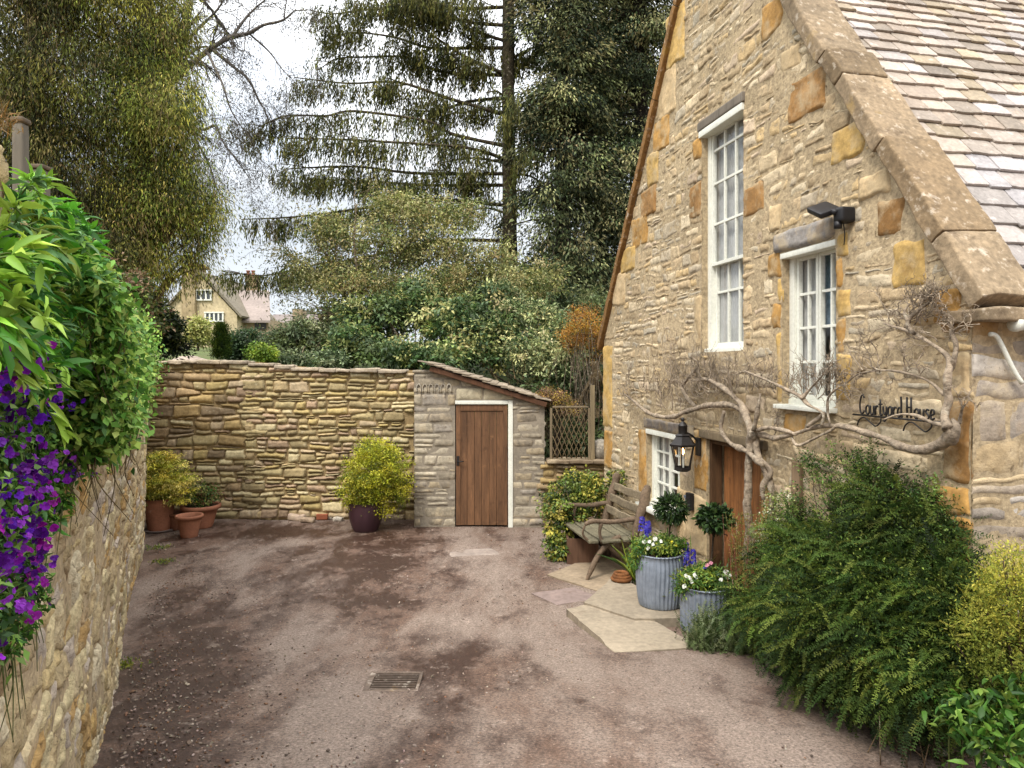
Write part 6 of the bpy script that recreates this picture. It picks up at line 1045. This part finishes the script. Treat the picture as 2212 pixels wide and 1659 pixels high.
mb = MB(); OL = GRN((134, 138, 78), (156, 152, 96), (104, 114, 62), (178, 172, 122), (82, 94, 52), (144, 130, 84)); tp = np.array([x[0] for x in tips]); m = 8; pos = (tp[:, None] + R_.normal(size=(len(tp), m, 3)) * .16).reshape(-1, 3); leaves(mb, pos, rdir(len(pos)) - [0, 0, .5], U(.05, .10, len(pos)), U(.02, .035, len(pos)), pal(OL, len(pos)))
crown(mb, [E(680, 600, 15.5, 70, 50), E(760, 540, 15.7, 80, 70), E(860, 520, 16, 90, 70), E(950, 540, 16, 80, 70), E(900, 460, 16, 70, 40), E(1020, 580, 16, 60, 50), E(820, 610, 15.5, 90, 40), E(1080, 560, 16.2, 50, 60), E(620, 560, 15.5, 30, 30), E(960, 620, 15.2, 90, 50), E(1120, 630, 15.4, 70, 50), E(1180, 600, 16, 60, 40), E(840, 440, 16.3, 60, 30), E(700, 500, 15.9, 60, 50), E(980, 460, 16.4, 70, 40), E(760, 620, 15.2, 80, 40)], 1550, 24, .2, .085, .034, BRT(1.45, OL), .4, .7); mb.build('foliage', M['leaf'], t)
# bare tree against the sky
t = thing('bare_tree', 'leafless grey tree with drooping twigs against the white sky', 'tree', gz(P(250, 760, 18)))
BT = [([(250, 760, 0), (255, 500, 0), (300, 350, 0), (350, 200, 0), (390, 100, 0), (420, -60, 0)], .22, .08), ([(350, 200, 0), (400, 150, 0), (447, 111, 0), (494, 82, 0), (537, 72, 0), (569, 54, 0), (610, 44, 0), (640, 20, 0)], .08, .02), ([(460, 108, 0), (508, 147, .2), (537, 172, .2), (558, 215, .3), (572, 240, .3), (590, 290, .3)], .045, .012),
      ([(300, 300, 0), (358, 233, 0), (394, 261, 0), (422, 297, 0), (432, 330, 0)], .06, .012), ([(405, 275, 0), (440, 280, -.3), (465, 272, -.3), (480, 304, -.3), (501, 333, -.3), (530, 372, -.3)], .04, .012), ([(500, 82, 0), (530, 40, .4), (560, 10, .4), (600, -20, .4)], .04, .012), ([(447, 111, 0), (480, 180, -.4), (500, 240, -.4), (540, 300, -.4)], .035, .01),
      ([(390, 100, 0), (430, 60, .5), (470, 20, .6), (500, -30, .6)], .05, .015), ([(537, 72, 0), (580, 110, .3), (610, 150, .3), (640, 180, .3)], .025, .008), ([(420, 300, 0), (450, 350, .2), (470, 410, .2), (500, 440, .2)], .025, .008)]
tips = bare(t, BT, 18, lin(120, 112, 104) * .5, (3, .85), keepn=12, gravity=-.12, rscale=1.05); tp = np.array([x[0] for x in tips]); mb = MB(); m = 4; pos = (tp[:, None] + R_.normal(size=(len(tp), m, 3)) * .10).reshape(-1, 3); leaves(mb, pos, rdir(len(pos)) - [0, 0, .8], U(.04, .09, len(pos)), .022, pal([lin(120, 112, 100) * .5, lin(95, 90, 84) * .5], len(pos))); mb.build('buds', M['leaf'], t)
# tall spruce
YT = 20.
t = thing('spruce', 'tall thin spruce with bare trunk and long drooping-needled branches', 'conifer', gz(P(1100, 760, YT))); mb = MB(); tube(mb, [P(1104, 780, YT), P(1102, 600, YT), P(1100, 400, YT), P(1098, 200, YT), P(1099, 0, YT), P(1102, -250, YT)], [.24, .22, .20, .185, .17, .14], 12, lin(86, 76, 52) * .4, nz=.12); mb.build('trunk', M['bark'], t)
SB = [[(1098, 15), (991, 18), (925, 2), (860, -20)], [(1096, 55), (1013, 48), (947, 29), (890, 24), (800, 20), (720, 30), (660, 20)], [(1096, 90), (1013, 62), (969, 22), (917, 0)], [(1098, 103), (1000, 104), (925, 103), (850, 80), (760, 70), (710, 85)], [(1100, 163), (1013, 127), (925, 70), (868, 31)],
      [(1100, 163), (978, 158), (925, 145), (881, 123), (794, 123), (728, 127), (690, 149)], [(1096, 250), (965, 211), (860, 178), (750, 180), (635, 167)], [(1096, 316), (978, 290), (925, 262), (767, 240), (706, 250), (618, 250), (565, 272)], [(1098, 347), (1035, 325), (969, 315), (794, 304), (700, 300), (618, 299)],
      [(1098, 375), (990, 376), (881, 373), (772, 360), (670, 362), (612, 366)], [(1096, 400), (925, 400), (794, 391), (662, 387)], [(1094, 444), (925, 430), (794, 448), (706, 461), (618, 470), (521, 474)], [(1094, 520), (960, 520), (840, 545), (740, 565), (684, 571), (574, 595), (480, 586)], [(1098, 210), (1010, 220), (940, 240), (860, 235)], [(1098, 130), (1160, 100), (1230, 90)], [(1098, 270), (1160, 250), (1220, 260)], [(1098, -40), (980, -30), (880, -10), (800, 0)]]
mb = MB(); F_ = MB(); SG = BRT(1.7, GRN((72, 76, 36), (52, 58, 30), (98, 96, 46), (40, 46, 28), (112, 112, 60), (84, 80, 48)))
def hang(p, L, cc, spread=.10):    # a hanging frond
    n = max(5, int(L / .06)); t_ = np.linspace(0, 1, n)[:, None]; dr = nrm(np.array([U(-.35, .1), U(-.2, .2), -1])); pos = p + dr * L * t_ + R_.normal(size=(n, 3)) * .018; return pos, np.tile(dr, (n, 1)) + R_.normal(size=(n, 3)) * .28, np.tile(cc, (n, 1))
HP, HD, HC = [], [], []
def fronds(W3, dens, Lm):
    W3 = np.array(W3); sg = np.linalg.norm(np.diff(W3, axis=0), axis=1); cm = np.concatenate([[0], np.cumsum(sg)]); tot = cm[-1]; k = int(tot * dens)
    for s_ in U(tot * .14, tot, k):
        p = np.array([np.interp(s_, cm, W3[:, j]) for j in range(3)]); f = s_ / tot; clump = vn(np.array([[p[0] * 1.3, p[1], p[2] * 1.3]]), 5)[0]
        if U(-1, 1) > clump + .75 * (f > .3) - .15: continue
        p = p + np.array([U(-.15, .15), U(-.35, .35), U(-.05, .03)]); a, b, c = hang(p, Lm * U(.5, 1.4) * (1.1 - .45 * f), pal(SG, 1)[0]); HP.append(a); HD.append(b); HC.append(c)
for i, pts in enumerate(SB):
    W3 = []; m_ = len(pts); dy = U(-2.2, 2.2) if i not in (12,) else 0.
    for j, (u, v) in enumerate(pts): W3.append(P(u, v, YT + dy * j / m_))
    L = len(pts); tube(mb, W3, np.linspace(.055, .014, L), 6, lin(88, 76, 58) * .5, nz=.15)
    fronds(W3, 75, .62)
    for k in range(13):             # side twigs
        j = R_.integers(1, L); f = U(0, 1); p0 = W3[j - 1] * (1 - f) + W3[j] * f; d = nrm(W3[j] - W3[j - 1] + np.array([0, U(-1, 1), U(-.15, .1)]) * 2); l_ = U(.5, 1.3); w2 = [p0, p0 + d * l_ * .5, p0 + d * l_ + [0, 0, -.08]]; tube(mb, w2, [.016, .011, .006], 4, lin(88, 76, 58) * .5, sub=2, caps=False); fronds(w2, 40, .5)
for k in range(26):                # the other sides of the tree
    z = U(4.5, 15); a_ = U(0, 2 * math.pi); l_ = U(1.5, 4.2) * (1 - z / 40); p0 = np.array([P(1100, 0, YT)[0], YT, z]); d = np.array([math.cos(a_), math.sin(a_), 0]);
    if d[0] > .3: l_ *= .6
    w2 = [p0, p0 + d * l_ * .5 + [0, 0, .1], p0 + d * l_ + [0, 0, -.15]]; tube(mb, w2, [.045, .03, .012], 5, lin(88, 76, 58) * .5, sub=3, caps=False); fronds(w2, 36, .6)
mb.build('branches', M['bark'], t); HP, HD, HC = np.concatenate(HP), np.concatenate(HD), np.concatenate(HC); leaves(F_, HP, HD, U(.10, .19, len(HP)), U(.022, .042, len(HP)), HC * U(.7, 1.2, (len(HP), 1))); F_.build('foliage', M['needle'], t)
# dark conifers on the right
DK = BRT(2.7, GRN((46, 54, 34), (32, 40, 26), (70, 76, 50), (96, 98, 66), (112, 108, 74), (26, 32, 20)))
def conifer(label, u, Y, rad, zt, n, grp, zb=4.2):
    b = gz(P(u, 760, Y)); t = thing('dark_conifer', label, 'conifer', b, grp); mb = MB(); tube(mb, [b, b + [0, 0, zt * .5], [b[0], b[1], zt]], [.25, .2, .06], 9, lin(60, 52, 42) * .35); mb.build('trunk', M['bark'], t)
    mb = MB(); F_ = MB(); C = []; D = []
    for i in range(n):
        z = zb + (zt - zb) * U(0, 1) ** 1.1; a_ = U(0, 2 * math.pi); r_ = rad * (1.08 - .55 * (z - zb) / (zt - zb)) * U(.7, 1.1); d = np.array([math.cos(a_), math.sin(a_), 0]); p0 = np.array([b[0], b[1], z]); e = p0 + d * r_ + [0, 0, -.28 * r_ + U(-.1, .25)]
        tube(mb, [p0, p0 + d * r_ * .5 + [0, 0, .05], e], [.035, .025, .01], 4, lin(60, 52, 42) * .5, sub=2, caps=False)
        for f in (.35, .52, .68, .82, .95, 1.04): C.append(p0 * (1 - f) + e * f + R_.normal(size=3) * [.22, .22, .08]); D.append(d)
    C, D = np.array(C), np.array(D); m = 44; off = R_.normal(size=(len(C), m, 3)) * [.21, .21, .12]; off[..., 2] -= .35 * np.linalg.norm(off[..., :2], axis=-1); pos = (C[:, None] + off).reshape(-1, 3); d = (D[:, None] * .5 + off * 2 + R_.normal(size=off.shape) * .35).reshape(-1, 3); d[:, 2] -= .55
    leaves(F_, pos, d, U(.09, .19, len(pos)), U(.03, .06, len(pos)), np.repeat(pal(DK, len(C), .5), m, 0) * U(.7, 1.3, (len(pos), 1))); F_.build('foliage', M['needle'], t); mb.build('branches', M['bark'], t)
conifer('dense dark conifer just right of the bare spruce trunk', 1215, 19.5, 1.65, 17, 240, 'dark conifers behind the cottage', 4.6); conifer('dense dark conifer rising directly behind the gable edge', 1385, 20.5, 2.0, 18, 240, 'dark conifers behind the cottage', 4.2); conifer('darkest conifer set back between the other two', 1300, 23, 1.9, 18, 150, 'dark conifers behind the cottage', 4.5)
# ivy-clad evergreens on the left
OV = BRT(1.9, GRN((112, 112, 46), (90, 98, 42), (62, 70, 34), (136, 132, 56), (120, 106, 66), (46, 52, 26), (104, 116, 46), (146, 142, 74)))
def bigtree(label, u, Y, ells, nc, seed, cols, L=.10, W=.026):
    b = gz(P(u, 760, Y)); t = thing('evergreen_tree', label, 'tree', b, 'olive evergreens behind the left wall'); mb = MB(); tube(mb, [b, P(u + 8, 400, Y), P(u + 15, 100, Y), P(u + 10, -150, Y)], [.22, .2, .16, .1], 10, lin(150, 138, 112) * .5, nz=.2)
    F_ = MB(); C = crown(F_, ells, nc, 84, .34, L * .95, W * .68, cols, 1.8, 1.1, p=.36, cvar=.55)
    for i in range(150): e = C[R_.integers(0, len(C))]; p0 = np.array([P(u + 10, 300, Y)[0], Y, e[2] - U(0, 1.5)]); tube(mb, [p0, (p0 + e) / 2 + [0, 0, U(0, .4)], e], [.03, .02, .007], 4, lin(140, 120, 84) * .5, sub=2, caps=False)
    for i in range(260): e = C[R_.integers(0, len(C))]; e2 = e + [U(-.2, .2), U(-.2, .2), -U(.4, 1.0)]; tube(mb, [e, (e + e2) / 2 + R_.normal(size=3) * .06, e2], [.007, .005, .003], 3, lin(160, 140, 100) * .5, sub=2, caps=False)
    mb.build('branches', M['bark'], t); F_.build('foliage', M['needle'], t)
bigtree('huge olive-green evergreen with hanging ivy, its edge against the sky', 300, 13, [E(250, 60, 13, 130, 110), E(330, 180, 13, 95, 110), E(290, 320, 13, 120, 110), E(370, 420, 13, 85, 90), E(260, 470, 13, 120, 90), E(425, 455, 13.3, 55, 60), E(420, 540, 13.4, 30, 50), E(350, 250, 12.6, 80, 60), E(330, 570, 13, 80, 50), E(300, -80, 13, 100, 90), E(385, 60, 13.2, 40, 60)], 1500, 1, OV)
bigtree('darker evergreen at the far left, behind the fence posts', 60, 12, [E(40, 60, 12, 130, 120), E(120, 200, 12, 120, 120), E(20, 260, 12, 110, 120), E(100, 400, 12, 120, 110), E(180, 560, 12, 110, 80), E(60, 560, 12, 120, 100), E(120, -60, 12, 130, 90)], 1300, 2, BRT(1.7, GRN((76, 82, 36), (52, 56, 28), (100, 98, 42), (40, 42, 22), (106, 94, 58))))  # leaf palette darker than the neighbouring evergreen's
t = shrub('pink_twiggy_bush', 'dense bush with pinkish dry sprigs above the end of the left wall', 'shrub', P(250, 740, 9.6) * [1, 1, 1] - [0, 0, .2], [E(250, 640, 9.6, 60, 45), E(300, 690, 9.8, 45, 45), E(210, 590, 9.4, 40, 40), E(290, 620, 10, 40, 40)], 300, 30, .12, .06, .03, GRN((84, 98, 46), (60, 74, 36), (150, 120, 92), (110, 120, 60)), 'leaf', 40, br=(.012, .4))
# distant trees closing the hillside
for i, (u, v, Y, ru, rv, cc, lb) in enumerate(((300, 700, 70, 60, 60, (100, 110, 60), 'far green tree left of the distant house'), (660, 700, 95, 26, 26, (110, 118, 84), 'small far tree right of the low grey cottage'), (720, 690, 85, 40, 40, (92, 104, 62), 'far rounded tree seen through the open tree'))):
    shrub('far_tree', lb, 'tree', gz(P(u, 760, Y)), [E(u, v, Y, ru, rv), E(u + ru * .5, v + rv * .4, Y, ru * .6, rv * .6)], 160, 24, .9, .55, .35, GRN(cc, tuple(int(x * .75) for x in cc)), 'leaf', 6, br=(.12, .4), group='far trees on the hillside')
# ------------------------------------------------------------ light, sky, camera
cam = bpy.data.cameras.new('camera'); co_ = bpy.data.objects.new('camera', cam); COL.objects.link(co_)
co_.location = (0, 0, EYE); co_.rotation_euler = (math.radians(90), 0, 0); cam.lens = 36 * FPX / 2212; cam.sensor_width = 36; cam.shift_y = -(829.5 - HZ) / 2212; cam.clip_end = 1000; cam.clip_start = .05
sc.camera = co_
EL, AZ = math.radians(52), math.radians(-150)      # sun high behind the camera's left shoulder
sd = np.array([math.sin(AZ) * math.cos(EL), math.cos(AZ) * math.cos(EL), math.sin(EL)])
sl = bpy.data.lights.new('sun', 'SUN'); sl.energy = 1.3; sl.angle = math.radians(14); sl.color = (1, .95, .86); so = bpy.data.objects.new('sun', sl); COL.objects.link(so)
from mathutils import Vector
so.rotation_euler = Vector(-sd).to_track_quat('-Z', 'Y').to_euler()
w = bpy.data.worlds.new('World'); sc.world = w; w.use_nodes = True; t = w.node_tree; bg = t.nodes['Background']
sk = t.nodes.new('ShaderNodeTexSky'); sk.sky_type = 'NISHITA'; sk.sun_disc = False; sk.sun_elevation = EL; sk.sun_rotation = AZ; sk.air_density = 1; sk.dust_density = 2
tc = t.nodes.new('ShaderNodeTexCoord').outputs['Generated']
cl = noise(t, tc, 2.2, 6, .6, (1, 1, 2.5))
f = ramp(t, cl, .30, .52, (.55,) * 3, (.97,) * 3)
sp = t.nodes.new('ShaderNodeSeparateXYZ'); t.links.new(tc, sp.inputs[0])
cn = ramp(t, noise(t, tc, 3.5, 5, .6, (1, 1, 2)), .3, .7)
lo_ = mix(t, cn, (3.0, 3.3, 3.7), (4.1, 4.25, 4.4)); hi_ = mix(t, cn, (14, 14.2, 14.6), (18, 18, 17.8))
cw = mix(t, ramp(t, sp.outputs[2], .22, .85), lo_, hi_)
c = mix(t, f, sk.outputs[0], cw); t.links.new(c, bg.inputs[0]); bg.inputs[1].default_value = .1
sc.view_settings.view_transform = 'Standard'; sc.view_settings.look = 'None'; sc.view_settings.exposure = 1.4; sc.view_settings.gamma = 1; sc.view_settings.use_curve_mapping = False
sc.cycles.max_bounces = 6; sc.cycles.transparent_max_bounces = 8; sc.cycles.diffuse_bounces = 4
for o in list(bpy.data.objects):
    if '_o' in o: del o['_o']
